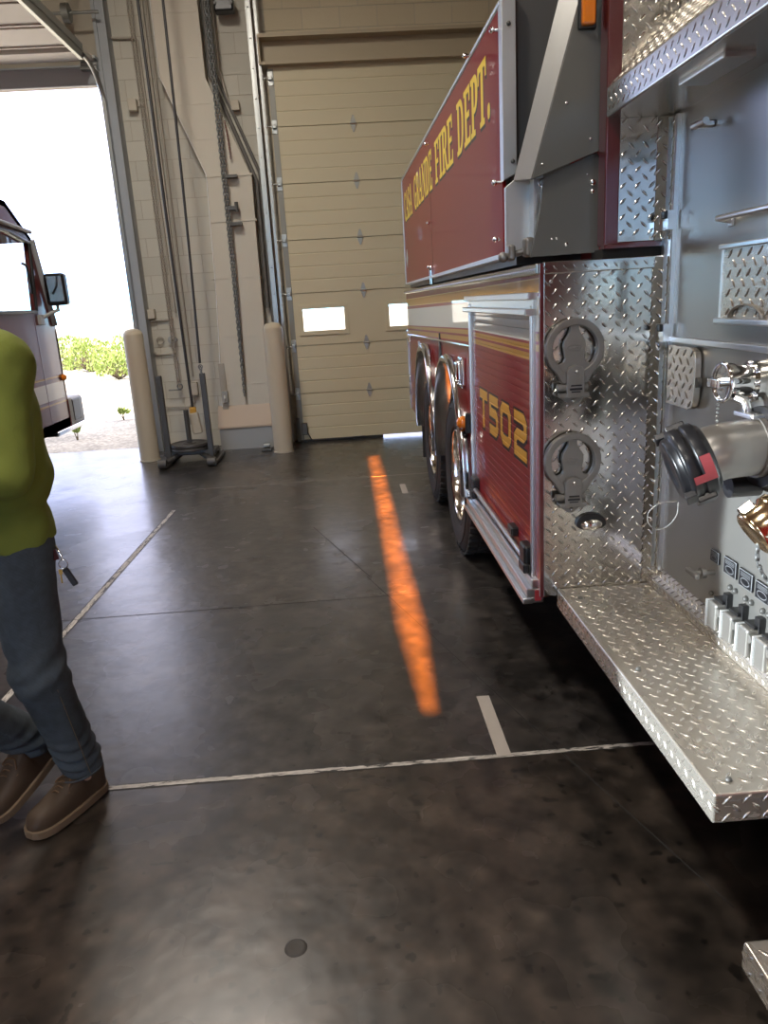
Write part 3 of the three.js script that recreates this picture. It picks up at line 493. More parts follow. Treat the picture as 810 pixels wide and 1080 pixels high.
{
  const arch = (zc, n = 22) => { const p = []; for (let i = 0; i <= n; i++) { const a = Math.PI * i / n; p.push([zc + 0.575 * Math.cos(a), 0.60 + 0.625 * Math.sin(a)]); } return p; }; // near -> far
  const pts = [[-2.612, 0.5], [-2.612, 1.655], [-8.0, 1.655], [-8.0, 0.5], [H2 - 0.575, 0.5], ...arch(H2).reverse(), [H2 + 0.575, 0.95], [H1 - 0.575, 0.95], ...arch(H1).reverse(), [H1 + 0.575, 0.5]];
  pts.splice(5 + 23, 0, [H2 + 0.575, 0.6]);
  const dr = [[-3.985, 0.545], [-2.735, 0.545], [-2.735, 1.54], [-3.985, 1.54]];
  const g = extZY(poly(pts, [dr]), XB, 0.02);
  planarUV(g, (x, y, z) => [(z + 8) / 5.4, y / 1.7]);
  obj('side_panel', g, M.bodySide, truck);
  obj('body_core', [bx(0.702, 3.1, 0.5, 1.66, -4.02, -2.64), bx(0.702, 3.1, 1.3, 1.66, -6.7, -4.02), bx(1.35, 2.5, 0.5, 1.3, -6.7, -4.02), bx(0.702, 3.1, 0.5, 1.66, -8.0, -6.7)], M.redDark, truck);
  obj('well_liner', [bx(0.702, 1.35, 1.24, 1.3, -6.7, -4.02), bx(1.33, 1.36, 0.5, 1.3, -6.7, -4.02), bx(0.72, 1.35, 0.5, 1.3, -6.72, -6.69), bx(0.72, 1.35, 0.5, 1.3, -4.05, -4.02), bx(0.705, 0.75, 0.95, 1.3, H2 + 0.575, H1 - 0.575)], M.blackMatt, truck);
  obj('chassis', [bx(1.2, 2.6, 0.55, 0.95, -7.9, 1.5), bx(0.9, 3.0, 0.3, 0.5, -3.6, -2.7), rod(V(0.95, 0.5, H1), V(2.85, 0.5, H1), 0.09), rod(V(0.95, 0.5, H2), V(2.85, 0.5, H2), 0.09)], M.blackMatt, truck);
  // stainless fender crowns over the two wheels
  for (const zc of [H1, H2]) {
    const n = 40, P = [], I = [], prof = [[0.70, -0.035], [0.66, -0.018], [0.625, 0.006], [0.603, 0.03], [0.602, 0.05], [0.625, 0.064], [0.682, 0.05]]; // (x, outward)
    for (let i = 0; i <= n; i++) { const a = -0.12 + (Math.PI + 0.24) * i / n, ca = Math.cos(a), sa = Math.sin(a); for (const [x, r] of prof) P.push(x, 0.60 + (0.605 + r) * Math.max(sa, -0.3) , zc + (0.555 + r) * ca); }
    const m = prof.length; for (let i = 0; i < n; i++) for (let k = 0; k < m - 1; k++) { const a = i * m + k; I.push(a, a + m, a + 1, a + 1, a + m, a + m + 1); }
    const g2 = new THREE.BufferGeometry(); g2.setAttribute('position', new THREE.Float32BufferAttribute(P, 3)); g2.setIndex(I); g2.computeVertexNormals();
    obj('fender', g2, std({ color: lin(0.72, 0.72, 0.72), metalness: 1, roughness: 0.14, side: THREE.DoubleSide }), truck);
  }
  obj('fender_filler', [extZY(poly([[H2 + 0.60, 0.9], [H1 - 0.60, 0.9], [H1 - 0.56, 1.02], [(H1 + H2) / 2, 1.36], [H2 + 0.56, 1.02]]), 0.672, 0.012, 0.003)], M.black, truck);
  obj('mud_flap', bx(0.66, 1.3, 0.22, 1.1, -6.73, -6.70), M.rubber, truck);
  obj('rub_rail', [pathTube([V(0.672, 1.235 + 0.02, -8.0), V(0.672, 1.345, -4.06)], 0.008)], M.chrome, truck);
  obj('corner_trim', [bx(0.672, 0.684, 0.5, 1.69, -2.622, -2.606)], M.redDark, truck);
  // rear corner pieces
  obj('rear_latch', [rb(0.655, 0.69, 1.19, 1.27, -7.75, -7.62, 0.012), rb(0.66, 0.69, 1.22, 1.3, -7.95, -7.85, 0.01)], M.chrome, truck);
  obj('rear_latch', [rb(0.655, 0.69, 0.78, 0.86, -7.9, -7.78, 0.012), rb(0.65, 0.69, 0.66, 0.72, -7.85, -7.78, 0.01)], M.chrome, truck);
  obj('rear_trim', [bx(0.668, 0.682, 0.5, 1.24, -7.98, -7.94), bx(0.668, 0.682, 0.5, 1.24, -6.85, -6.82)], M.alum, truck);
  obj('side_lamp', [rb(0.63, 0.68, 1.13, 1.25, -4.40, -4.30, 0.02, 3), rb(0.655, 0.682, 1.11, 1.27, -4.42, -4.28, 0.01)], M.chrome, truck);
  const al = obj('marker_lamp', [tf(new THREE.SphereGeometry(0.036, 20, 14), 0.628, 0.935, -4.10)], M.amber, truck, { label: 'round amber side marker lamp' }); al.geometry.scale(1, 1, 1);
  obj('lamp_base', [rb(0.635, 0.685, 0.88, 0.99, -4.075, -4.045, 0.008)], M.black, al);
}
// ---- wheels
{
  const R = 0.51, w = 0.28, x0 = 0.655;
  const tyreProfile = [[0.29, 0.03], [0.33, 0.01], [0.40, 0.0], [0.455, 0.006], [0.482, 0.022], [0.497, 0.038], [0.502, 0.06], [0.502, w - 0.06], [0.497, w - 0.038], [0.46, w - 0.005], [0.40, w], [0.31, w - 0.02], [0.29, w - 0.04]];
  const tyre = [lathe(tyreProfile, 64)];
  for (let i = 0; i < 52; i++) { const a = i / 52 * Math.PI * 2; for (const [yy, h, o] of [[0.045, 0.055, 0], [0.115, 0.05, 0.5], [0.165, 0.05, 0], [0.235, 0.055, 0.5]]) { const b = new THREE.BoxGeometry(0.018, h, 0.036); b.translate(R - 0.009, yy, 0); b.rotateY(a + o * Math.PI * 2 / 52); tyre.push(b); } }
  for (const [r, y] of [[0.43, 0.0], [0.36, 0.006], [0.315, 0.014]]) tyre.push(tf(new THREE.TorusGeometry(r, 0.004, 6, 64), 0, y + 0.002, 0, Math.PI / 2));
  const rimPts = [[0.295, 0.035], [0.292, 0.018], [0.282, 0.016], [0.275, 0.03], [0.268, 0.06], [0.262, 0.13], [0.255, 0.15], [0.235, 0.165], [0.17, 0.17], [0.15, 0.16], [0.13, 0.155], [0.12, 0.10], [0.10, 0.085], [0.0, 0.08]];
  const rim = [lathe(rimPts, 56)];
  const nuts = [], holes = [];
  for (let i = 0; i < 10; i++) { const a = i / 10 * 6.283; nuts.push(tf(new THREE.CylinderGeometry(0.016, 0.018, 0.04, 6), 0.145 * Math.cos(a), 0.14, 0.145 * Math.sin(a))); holes.push(tf(new THREE.CylinderGeometry(0.026, 0.026, 0.01, 18), 0.21 * Math.cos(a + 0.3), 0.164, 0.21 * Math.sin(a + 0.3))); }
  const place = (g, z, x) => { g = g.clone(); g.rotateZ(-Math.PI / 2); return g.translate(x, 0.505, z); }; // lathe axis y -> +x (outer face at x)
  const T = merge(tyre), Rm = merge(rim), N = merge(nuts), Hh = merge(holes);
  for (const z of [H1, H2]) {
    const t = obj('wheel', [place(T, z, x0), place(T, z, x0 + 0.34)], M.tyre, truck);
    obj('rim', place(Rm, z, x0), std({ color: lin(0.78, 0.72, 0.66), metalness: 1, roughness: 0.12, side: THREE.DoubleSide }), t);
    obj('lug_nuts', place(N, z, x0), M.chrome, t);
    obj('hand_hole', place(Hh, z, x0), M.black, t);
  }
}
// ---- roll-up compartment door with its number
const doorTex = canvasTex(1280, 1024, (c, w, h) => {
  const X = (z) => (z + 4.0) / 1.28 * w, Y = (y) => h - (y - 0.53) / 1.024 * h, S = w / 1.28;
  c.fillStyle = '#861a1c'; c.fillRect(0, 0, w, h);
  const band = (col, a, b) => { c.fillStyle = col; c.fillRect(0, Y(b), w, Y(a) - Y(b)); };
  band('#cfcfc6', 1.43, 1.54); band('#b5862f', 1.398, 1.42); band('#b5862f', 1.362, 1.388);
  const glyph = { T: [[[0, 1], [1, 1]], [[0.5, 1], [0.5, 0]]], 5: [[[1, 1], [0, 1], [0, 0.58], [0.8, 0.58], [1, 0.44], [1, 0.14], [0.8, 0], [0, 0]]], 0: [[[0.2, 1], [0.8, 1], [1, 0.84], [1, 0.16], [0.8, 0], [0.2, 0], [0, 0.16], [0, 0.84], [0.2, 1], [0.8, 1]]], 2: [[[0, 1], [0.8, 1], [1, 0.86], [1, 0.62], [0.8, 0.5], [0.2, 0.5], [0, 0.36], [0, 0], [1, 0]]] };
  c.lineJoin = 'miter'; c.lineCap = 'square'; c.miterLimit = 3;
  const draw = (ch, z0, z1, off, lw, col) => { c.strokeStyle = col; c.lineWidth = lw * S; for (const pl of glyph[ch]) { c.beginPath(); pl.forEach(([a, b], i) => { const x = X(z0 + 0.031 + a * (z1 - z0 - 0.062)) + off[0], y = Y(0.985 + b * 0.142) + off[1]; i ? c.lineTo(x, y) : c.moveTo(x, y); }); c.stroke(); } };
  const L = [['T', -3.845, -3.625], ['5', -3.59, -3.37], ['0', -3.335, -3.105], ['2', -3.06, -2.825]];
  for (const [ch, a, b] of L) { draw(ch, a, b, [5, 5], 0.064, '#120608'); draw(ch, a, b, [0, 0], 0.064, '#120608'); }
  for (const [ch, a, b] of L) { draw(ch, a, b, [0, 0], 0.046, '#d9a23c'); }
});
M.doorSide = phy({ map: doorTex, roughness: 0.4, specularIntensity: 0.2, clearcoat: 0.45, clearcoatRoughness: 0.04 });
{
  const d = obj('compartment_door', [bx(0.704, 0.708, 0.53, 1.55, -3.99, -2.73)], M.blackMatt, truck);
  const n = 30, p = 0.985 / n;
  for (let i = 0; i < n; i++) {
    const y0 = 0.552 + i * p, s = poly([[0.69, y0 + 0.0006], [0.6795, y0 + 0.0006], [0.6782, y0 + 0.0022], [0.6778, y0 + p * 0.5], [0.6782, y0 + p - 0.0022], [0.6795, y0 + p - 0.0006], [0.69, y0 + p - 0.0006]].reverse());
    const g = ext(s, 1.246); g.translate(0, 0, -3.983); planarUV(g, (x, y, z) => [(z + 4.0) / 1.28, (y - 0.53) / 1.024]);
    obj('slat', g, M.doorSide, d);
  }
  obj('side_rail', [rb(0.664, 0.70, 0.53, 1.56, -4.035, -3.985, 0.004), bx(0.660, 0.666, 0.53, 1.55, -4.03, -4.012)], M.alum, d);
  obj('side_rail', [rb(0.668, 0.70, 0.53, 1.56, -2.735, -2.70, 0.004), bx(0.664, 0.669, 0.53, 1.55, -2.726, -2.71)], M.alum, d);
  obj('header', [rb(0.645, 0.69, 1.575, 1.60, -4.06, -2.675, 0.004), rb(0.635, 0.68, 1.522, 1.545, -4.06, -2.675, 0.005), bx(0.668, 0.69, 1.54, 1.58, -4.05, -2.685)], M.alum, d);
  const bar = obj('lift_bar', [rb(0.665, 0.695, 0.555, 0.585, -3.95, -2.77, 0.006), rod(V(0.655, 0.60, -3.9), V(0.655, 0.60, -2.82), 0.012)], M.alum, d);
  obj('end_cap', [rb(0.645, 0.69, 0.575, 0.66, -4.0, -3.90, 0.012), rb(0.64, 0.67, 0.54, 0.585, -4.01, -3.93, 0.008)], M.black, bar);
  obj('end_cap', [rb(0.645, 0.69, 0.575, 0.655, -2.84, -2.75, 0.012), rb(0.64, 0.665, 0.545, 0.585, -2.83, -2.74, 0.008)], M.black, bar);
  obj('latch', [rb(0.648, 0.69, 0.62, 0.66, -3.07, -2.99, 0.008)], M.black, bar);
  const sill = obj('sill', [rb(0.655, 0.70, 0.515, 0.548, -4.08, -2.67, 0.004), rb(0.635, 0.69, 0.478, 0.512, -4.10, -2.665, 0.004), rb(0.648, 0.70, 0.455, 0.480, -4.08, -2.665, 0.004), rb(0.62, 0.66, 0.452, 0.474, -4.10, -2.665, 0.004)], M.alum, d);
  obj('end_plate', bx(0.665, 0.69, 0.465, 0.505, -2.666, -2.66), M.redLamp, sill);
}
// ---- top trim and the diamond plate wall facing the viewer
{
  const t = obj('deck_trim', [rb(0.660, 0.70, 1.655, 1.692, -8.0, -2.612, 0.006)], M.plate, truck);
  stuffKid(t, [face(lugs(5.38, 0.036, 0.030, 0.019, 0.006, 0.0014, 0.004), 'left', 0.660, 1.673, -5.306)]);
  obj('deck', bx(0.69, 3.1, 1.66, 1.69, -8.0, -2.63), M.alumMatt, truck);
  const w = obj('front_wall', [rb(0.684, XP + 0.02, 0.5, 1.69, ZB - 0.02, ZB, 0.004)], M.plate, truck);
  stuffKid(w, [face(lugs(0.42, 1.18), 'front', 0.893, 1.096, ZB)]);
  const band = obj('wall_cap', [rb(0.684, XP, 1.655, 1.695, ZB - 0.01, ZB + 0.006, 0.004)], M.plate, truck);
  stuffKid(band, [face(lugs(0.42, 0.038, 0.034, 0.022, 0.007, 0.0016, 0.005), 'front', 0.893, 1.675, ZB + 0.006)]);
  // the outer 45 mm of the plate is folded a little towards the lane
  const flange = (name, y0, y1) => { const w2 = 0.05, a = 0.5, f = new THREE.BoxGeometry(w2, y1 - y0, 0.004); f.rotateY(-a); const x = XP - 0.026, z = ZB + 0.014, m = obj(name, f.translate(x, (y0 + y1) / 2, z), M.plate, truck); const g = lugs(w2, y1 - y0, 0.048, 0.03, 0.0085, 0.0022, 0.001); g.rotateY(-a); stuffKid(m, [g.translate(x - Math.sin(a) * 0.002, (y0 + y1) / 2, z + Math.cos(a) * 0.002)]); };
  flange('wall_flange', 0.54, 1.69); flange('wall_flange', 1.742, 2.115);
  const sc = new THREE.SphereGeometry(0.006, 10, 6), S = [];
  for (const [x, y] of [[0.71, 1.63], [0.86, 1.64], [0.905, 0.93], [0.905, 1.18], [0.9, 0.6], [1.08, 1.2]]) { const g = sc.clone(); g.scale(1, 1, 0.5); S.push(g.translate(x, y, ZB + 0.002)); }
  each('rivet', S, M.alum, w);
}
// ---- two folding steps and the oval lamp below
function foldingStep(x, y) {
  const z = ZB + 0.008, P = (pts) => pts.map(([a, b]) => [x + a, y + b]);
  const outer = (r, k) => { const p = []; for (let i = -2; i <= 26; i++) { const a = (-0.28 + i / 24 * 1.56 * 1.0) * Math.PI + 0.0; if (a > 1.28 * Math.PI) break; p.push([r * Math.cos(a), r * Math.sin(a)]); } return [[k, -0.112], ...p.filter(([, b]) => b > -0.085), [-k, -0.112]]; };
  const kid = (s) => { const q = [[0.013, 0.077], [0.013, 0.062], [0.021, 0.045], [0.033, 0.028], [0.037, 0.008], [0.033, -0.016], [0.03, -0.032], [0.036, -0.046], [0.048, -0.052]]; for (let i = 0; i <= 12; i++) { const a = -0.72 + i / 12 * 2.12; q.push([0.0785 * Math.cos(a), 0.0785 * Math.sin(a)]); } return q.map(([a, b]) => [s * a, b]); }; const kidOld = (s) => { const p = []; for (let i = 0; i <= 10; i++) { const a = 1.20 - i / 10 * 1.95; p.push([s * 0.077 * Math.cos(a), 0.077 * Math.sin(a)]); } for (let i = 0; i <= 10; i++) { const a = -0.85 + i / 10 * 2.1, r = 0.039 + 0.008 * Math.cos((a - 0.15) * 2); p.push([s * r * Math.cos(a), r * Math.sin(a) - 0.002]); } return s > 0 ? p : p; };
  const st = obj('folding_step', ext(poly(P(outer(0.094, 0.036)), [P(kid(1)), P(kid(-1))]), 0.016, 0.002).translate(0, 0, z + 0.006), M.castAlum, truck);
  const ringO = outer(0.098, 0.042), ringI = outer(0.081, 0.026).map(([a, b]) => [a, Math.max(b, -0.10)]);
  obj('rim', ext(poly(P(ringO), [P(ringI)]), 0.024, 0.003).translate(0, 0, z + 0.004), M.castAlum, st);
  obj('hinge', [ext(poly(P([[-0.028, -0.16], [0.028, -0.16], [0.028, -0.075], [0.02, -0.062], [0, -0.056], [-0.02, -0.062], [-0.028, -0.075]])), 0.012, 0.003).translate(0, 0, z + 0.026), rb(x - 0.052, x + 0.048, y - 0.165, y - 0.148, z, z + 0.04, 0.004), ext(poly(P([[-0.055, -0.16], [0.05, -0.16], [0.008, -0.192], [-0.008, -0.192]])), 0.006).translate(0, 0, z), rod(V(x - 0.06, y - 0.13, z + 0.02), V(x + 0.045, y - 0.13, z + 0.02), 0.014)], M.castAlum, st);
  each('bolt', [tf(new THREE.SphereGeometry(0.007, 10, 8), x, y - 0.075, z + 0.042), tf(new THREE.SphereGeometry(0.007, 10, 8), x, y - 0.178, z + 0.008)], M.chrome, st);
  obj('spring', [rb(x - 0.018, x + 0.02, y - 0.125, y - 0.12, z + 0.04, z + 0.045, 0.002), rb(x - 0.022, x + 0.022, y - 0.138, y - 0.131, z + 0.04, z + 0.045, 0.002), rb(x - 0.016, x + 0.016, y - 0.146, y - 0.142, z + 0.04, z + 0.045, 0.002)], M.black, st);
  obj('emblem', [(() => { const g = new THREE.TorusGeometry(0.02, 0.0015, 6, 28); g.scale(1.25, 0.5, 1); return g.translate(x - 0.002, y + 0.002, z + 0.0245); })(), rb(x - 0.016, x + 0.012, y, y + 0.004, z + 0.023, z + 0.0255, 0.001)], M.castAlum, st);
}
foldingStep(0.784, 1.408); foldingStep(0.781, 1.018);
{
  const g = new THREE.SphereGeometry(1, 28, 16, 0, Math.PI * 2, 0, Math.PI / 2); g.rotateX(Math.PI / 2); g.scale(0.042, 0.022, 0.022);
  const s = poly(Array.from({ length: 28 }, (_, i) => { const a = i / 28 * 6.2832; return [0.857 + 0.052 * Math.cos(a) * (1 + 0.0), 0.776 + (Math.sin(a) > 0 ? 0.038 : 0.018) * Math.sin(a)]; }));
  const l = obj('wall_lamp', ext(s, 0.012, 0.003).translate(0, 0, ZB + 0.002), M.black, truck);
  obj('lens', g.translate(0.857, 0.776, ZB + 0.014), M.chrome, l);
}
// ---- drop-tank rack with the lettered board, hung on the upper body side
const boardTex = canvasTex(2048, 448, (c, w, h) => {
  const X = (z) => (z + 7.25) / 4.3 * w, Y = (y) => h - (y - 1.74) / 0.9 * h;
  c.fillStyle = '#84181a'; c.fillRect(0, 0, w, h);
  c.textBaseline = 'alphabetic'; c.textAlign = 'left';
  const word = (t, z0, z1) => { c.save(); c.font = 'bold 100px serif'; const m = c.measureText(t), k = (X(z1) - X(z0)) / m.width, ky = (Y(2.255) - Y(2.478)) / 71; c.translate(X(z0), Y(2.262)); c.scale(k, ky); c.lineJoin = 'round'; c.fillStyle = '#140608'; c.strokeStyle = '#140608'; c.lineWidth = 5; c.fillText(t, 5, 4); c.strokeText(t, 4, 3); c.fillStyle = '#ffdc45'; c.strokeStyle = '#ffdc45'; c.lineWidth = 2.2; c.strokeText(t, 0, 0); c.fillText(t, 0, 0); c.restore(); };
  word('CASA', -7.12, -6.42); word('GRANDE', -6.25, -5.06); word('FIRE', -4.92, -4.16); word('DEPT.', -4.03, -3.17);
});
M.board = phy({ map: boardTex, roughness: 0.4, specularIntensity: 0.15, clearcoat: 0.45, clearcoatRoughness: 0.03 });
{
  const b = extZY(poly([[-7.25, 1.742], [-2.975, 1.745], [-2.975, 2.565], [-7.25, 2.615]]), 0.628, 0.012); planarUV(b, (x, y, z) => [(z + 7.25) / 4.3, (y - 1.74) / 0.9]);
  const rack = obj('rack_board', b, M.board, truck);
  obj('top_rail', [rod(V(0.632, 2.575, -2.97), V(0.632, 2.627, -7.27), 0.011), rod(V(0.632, 1.735, -7.27), V(0.632, 2.627, -7.27), 0.012)], M.alumMatt, rack);
  const cl = []; for (const [y, z] of [[2.50, -3.01], [2.53, -5.15], [2.0, -3.01], [2.07, -5.2], [1.80, -3.01], [1.80, -5.25], [2.585, -3.6]]) cl.push(merge([rod(V(0.605, y, z), V(0.632, y, z), 0.007), tf(new THREE.SphereGeometry(0.011, 10, 8), 0.605, y, z)]));
  each('bolt', cl, M.chrome, rack);
  obj('seam', [bx(0.6268, 0.6282, 1.745, 2.585, -5.203, -5.197)], M.redDark, rack);
  obj('bottom_edge', [bx(0.615, 0.66, 1.728, 1.745, -7.25, -2.975)], M.alumMatt, rack);
  obj('stay', [rod(V(0.622, 1.69, -5.25), V(0.622, 1.79, -5.25), 0.012), tf(new THREE.SphereGeometry(0.018, 10, 8), 0.622, 1.79, -5.25)], M.chrome, rack);
  obj('placard', [(() => { const g = new THREE.BoxGeometry(0.003, 0.11, 0.11); g.rotateX(Math.PI / 4); return g.translate(0.626, 1.95, -7.05); })()], M.boxGray, rack);
  obj('rack_body', [bx(0.645, 0.88, 1.74, 2.53, -7.25, -3.04)], M.grayDark, truck);
  obj('undertray', [bx(0.66, 0.9, 1.70, 1.735, -7.25, -2.9)], M.black, truck);
  const e = obj('end_frame', ext(poly([[0.628, 2.0], [0.674, 2.022], [0.674, 2.62], [0.628, 2.58]]), 0.05, 0.003).translate(0, 0, -3.0), M.alumMatt, truck);
  each('bolt', [tf(new THREE.SphereGeometry(0.008, 10, 8), 0.660, 2.06, -2.945), tf(new THREE.SphereGeometry(0.008, 10, 8), 0.650, 2.50, -2.945)], M.grayDark, e);
  obj('end_panel', bx(0.67, 0.90, 1.74, 3.0, -3.06, -3.02), M.grayDark, truck);
  // slanting lever arm with a folded light edge, and the hinge plate below it
  const arm = obj('lever_arm', ext(poly([[0.668, 1.962], [0.902, 2.044], [0.902, 2.742]]), 0.012, 0.0015).translate(0, 0, -2.70), M.grayPlate, truck);
  { const g = new THREE.BufferGeometry(); // folded flange, turned back from the plate edge
    const A = V(0.668, 1.962, -2.688), B = V(0.905, 2.752, -2.688), C = V(0.632, 1.972, -2.79), D = V(0.862, 2.77, -2.80);
    const q = [A, B, D, C].flatMap((v) => [v.x, v.y, v.z]), n = B.clone().sub(A).cross(C.clone().sub(A)).normalize().multiplyScalar(0.006), q2 = [A, B, D, C].flatMap((v) => [v.x + n.x, v.y + n.y, v.z + n.z]);
    g.setAttribute('position', new THREE.Float32BufferAttribute([...q, ...q2], 3)); g.setIndex([0, 1, 2, 0, 2, 3, 4, 6, 5, 4, 7, 6, 0, 4, 5, 0, 5, 1, 1, 5, 6, 1, 6, 2, 2, 6, 7, 2, 7, 3, 3, 7, 4, 3, 4, 0]);
    const f = g.toNonIndexed(); f.computeVertexNormals(); obj('folded_edge', f, M.grayFlange, arm); }
  each('bolt', [[0.72, 2.185], [0.70, 2.005], [0.86, 2.075]].map(([x, y]) => tf(new THREE.SphereGeometry(0.006, 10, 8), x + (y > 2.1 ? 0.06 : 0), y, -2.686)), M.chrome, arm);
  obj('marker_lamp', [rb(0.822, 0.865, 2.40, 2.49, -2.69, -2.655, 0.008)], M.amber, arm, { label: 'amber rectangular marker lamp' });
  obj('lamp_base', [rb(0.814, 0.873, 2.392, 2.498, -2.692, -2.675, 0.006)], M.black, arm);
  const low = obj('hinge_plate', ext(poly([[0.668, 1.718], [0.91, 1.722], [0.912, 1.93], [0.905, 2.015], [0.892, 2.034], [0.875, 2.032], [0.715, 1.968], [0.70, 1.86]]), 0.012, 0.0015).translate(0, 0, -2.725), M.grayPlate, truck);
  each('bolt', [[0.878, 1.945, 0.012], [0.878, 1.917, 0.008], [0.79, 1.752, 0.008], [0.74, 1.772, 0.004], [0.757, 1.772, 0.004], [0.86, 1.97, 0.004]].map(([x, y, r]) => tf(new THREE.SphereGeometry(r, 12, 8), x, y, -2.712)), M.chrome, low);
  obj('bracket', [ext(poly([[0.605, 1.735], [0.690, 1.75], [0.690, 1.995], [0.655, 1.992], [0.605, 1.955]]), 0.012, 0.002).translate(0, 0, -2.83), bx(0.688, 0.72, 1.745, 2.0, -2.83, -2.75)], M.alumMatt, truck);
  obj('maker_plate', ext(poly([[0.692, 1.86], [0.708, 1.86], [0.711, 1.925], [0.695, 1.925]]), 0.002).translate(0, 0, -2.748), M.alum, truck);
  obj('pull_ring', [tf(new THREE.TorusGeometry(0.012, 0.002, 6, 16), 0.712, 1.955, -2.735), rod(V(0.715, 1.915, -2.735), V(0.712, 1.945, -2.735), 0.004)], M.chrome, truck);
  obj('hinge_pin', [rod(V(0.575, 1.722, -2.78), V(0.70, 1.748, -2.78), 0.011), rb(0.60, 0.625, 1.71, 1.765, -2.81, -2.75, 0.01), rb(0.655, 0.69, 1.72, 1.785, -2.80, -2.74, 0.012), tf(new THREE.SphereGeometry(0.018, 12, 8), 0.585, 1.724, -2.78)], M.castAlum, truck);
}
// ---- upper body: corner post, plates, slanted ledge over the pump panel
{
  obj('upper_side', [bx(0.89, 0.91, 1.70, 2.45, -8.0, -3.02), bx(0.905, 0.915, 1.70, 3.1, -3.04, -2.66)], M.red, truck);
  obj('hose_bed', bx(0.91, 3.0, 1.7, 2.4, -8.0, -3.04), M.redDark, truck);
  obj('upper_top', bx(0.915, 3.0, 3.05, 3.1, -3.04, -0.9), M.red, truck);
  obj('corner_post', [rb(0.886, 0.934, 1.735, 3.1, -2.68, ZB + 0.004, 0.006), bx(0.886, XP, 1.725, 1.742, -2.64, ZB + 0.002)], M.redDark, truck);
  obj('hose_void', [bx(0.89, XP, 1.695, 1.726, -2.75, -2.63)], M.blackMatt, truck);
  const u = obj('upper_wall', rb(0.930, XP + 0.01, 1.742, 3.1, ZB - 0.02, ZB + 0.001, 0.003), M.plate, truck);
  stuffKid(u, [face(lugs(0.17, 1.34), 'front', 1.018, 2.42, ZB + 0.001)]);
  const z0 = -2.605, z1 = -1.0, Lz = z1 - z0, zm = (z0 + z1) / 2;
  const ledge = obj('ledge', [rb(0.884, 0.90, 2.118, 2.205, z0, z1, 0.007), bx(0.89, XP + 0.1, 2.118, 2.13, z0, z1)], std({ color: lin(0.70, 0.69, 0.66), metalness: 1, roughness: 0.26 }), truck);
  stuffKid(ledge, [face(lugs(Lz, 0.085, 0.042, 0.027, 0.008, 0.0022, 0.005), 'left', 0.884, 2.162, zm)]);
  const len = Math.hypot(0.22, 0.21), a = Math.atan2(0.21, 0.22), sl = box(len, 0.012, Lz); sl.rotateZ(a); sl.translate(0.89 + 0.11, 2.20 + 0.105, zm);
  const slope = obj('ledge_slope', sl, M.step, truck);
  const lg = lugs(Lz, len); lg.rotateY(-Math.PI / 2); lg.rotateZ(-(Math.PI / 2 - a)); const nn = V(-Math.sin(a), Math.cos(a), 0).multiplyScalar(0.006); lg.translate(1.0 + nn.x, 2.305 + nn.y, zm);
  stuffKid(slope, [lg]);
  const sw = obj('pump_house_side', bx(XP + 0.006, XP + 0.02, 2.38, 3.1, z0, z1), M.step, truck);
  stuffKid(sw, [face(lugs(Lz, 0.7), 'left', XP + 0.006, 2.745, zm)]);
  obj('underlight', [rb(0.94, 1.02, 2.105, 2.12, -2.2, -1.95, 0.004)], M.alum, truck);
}
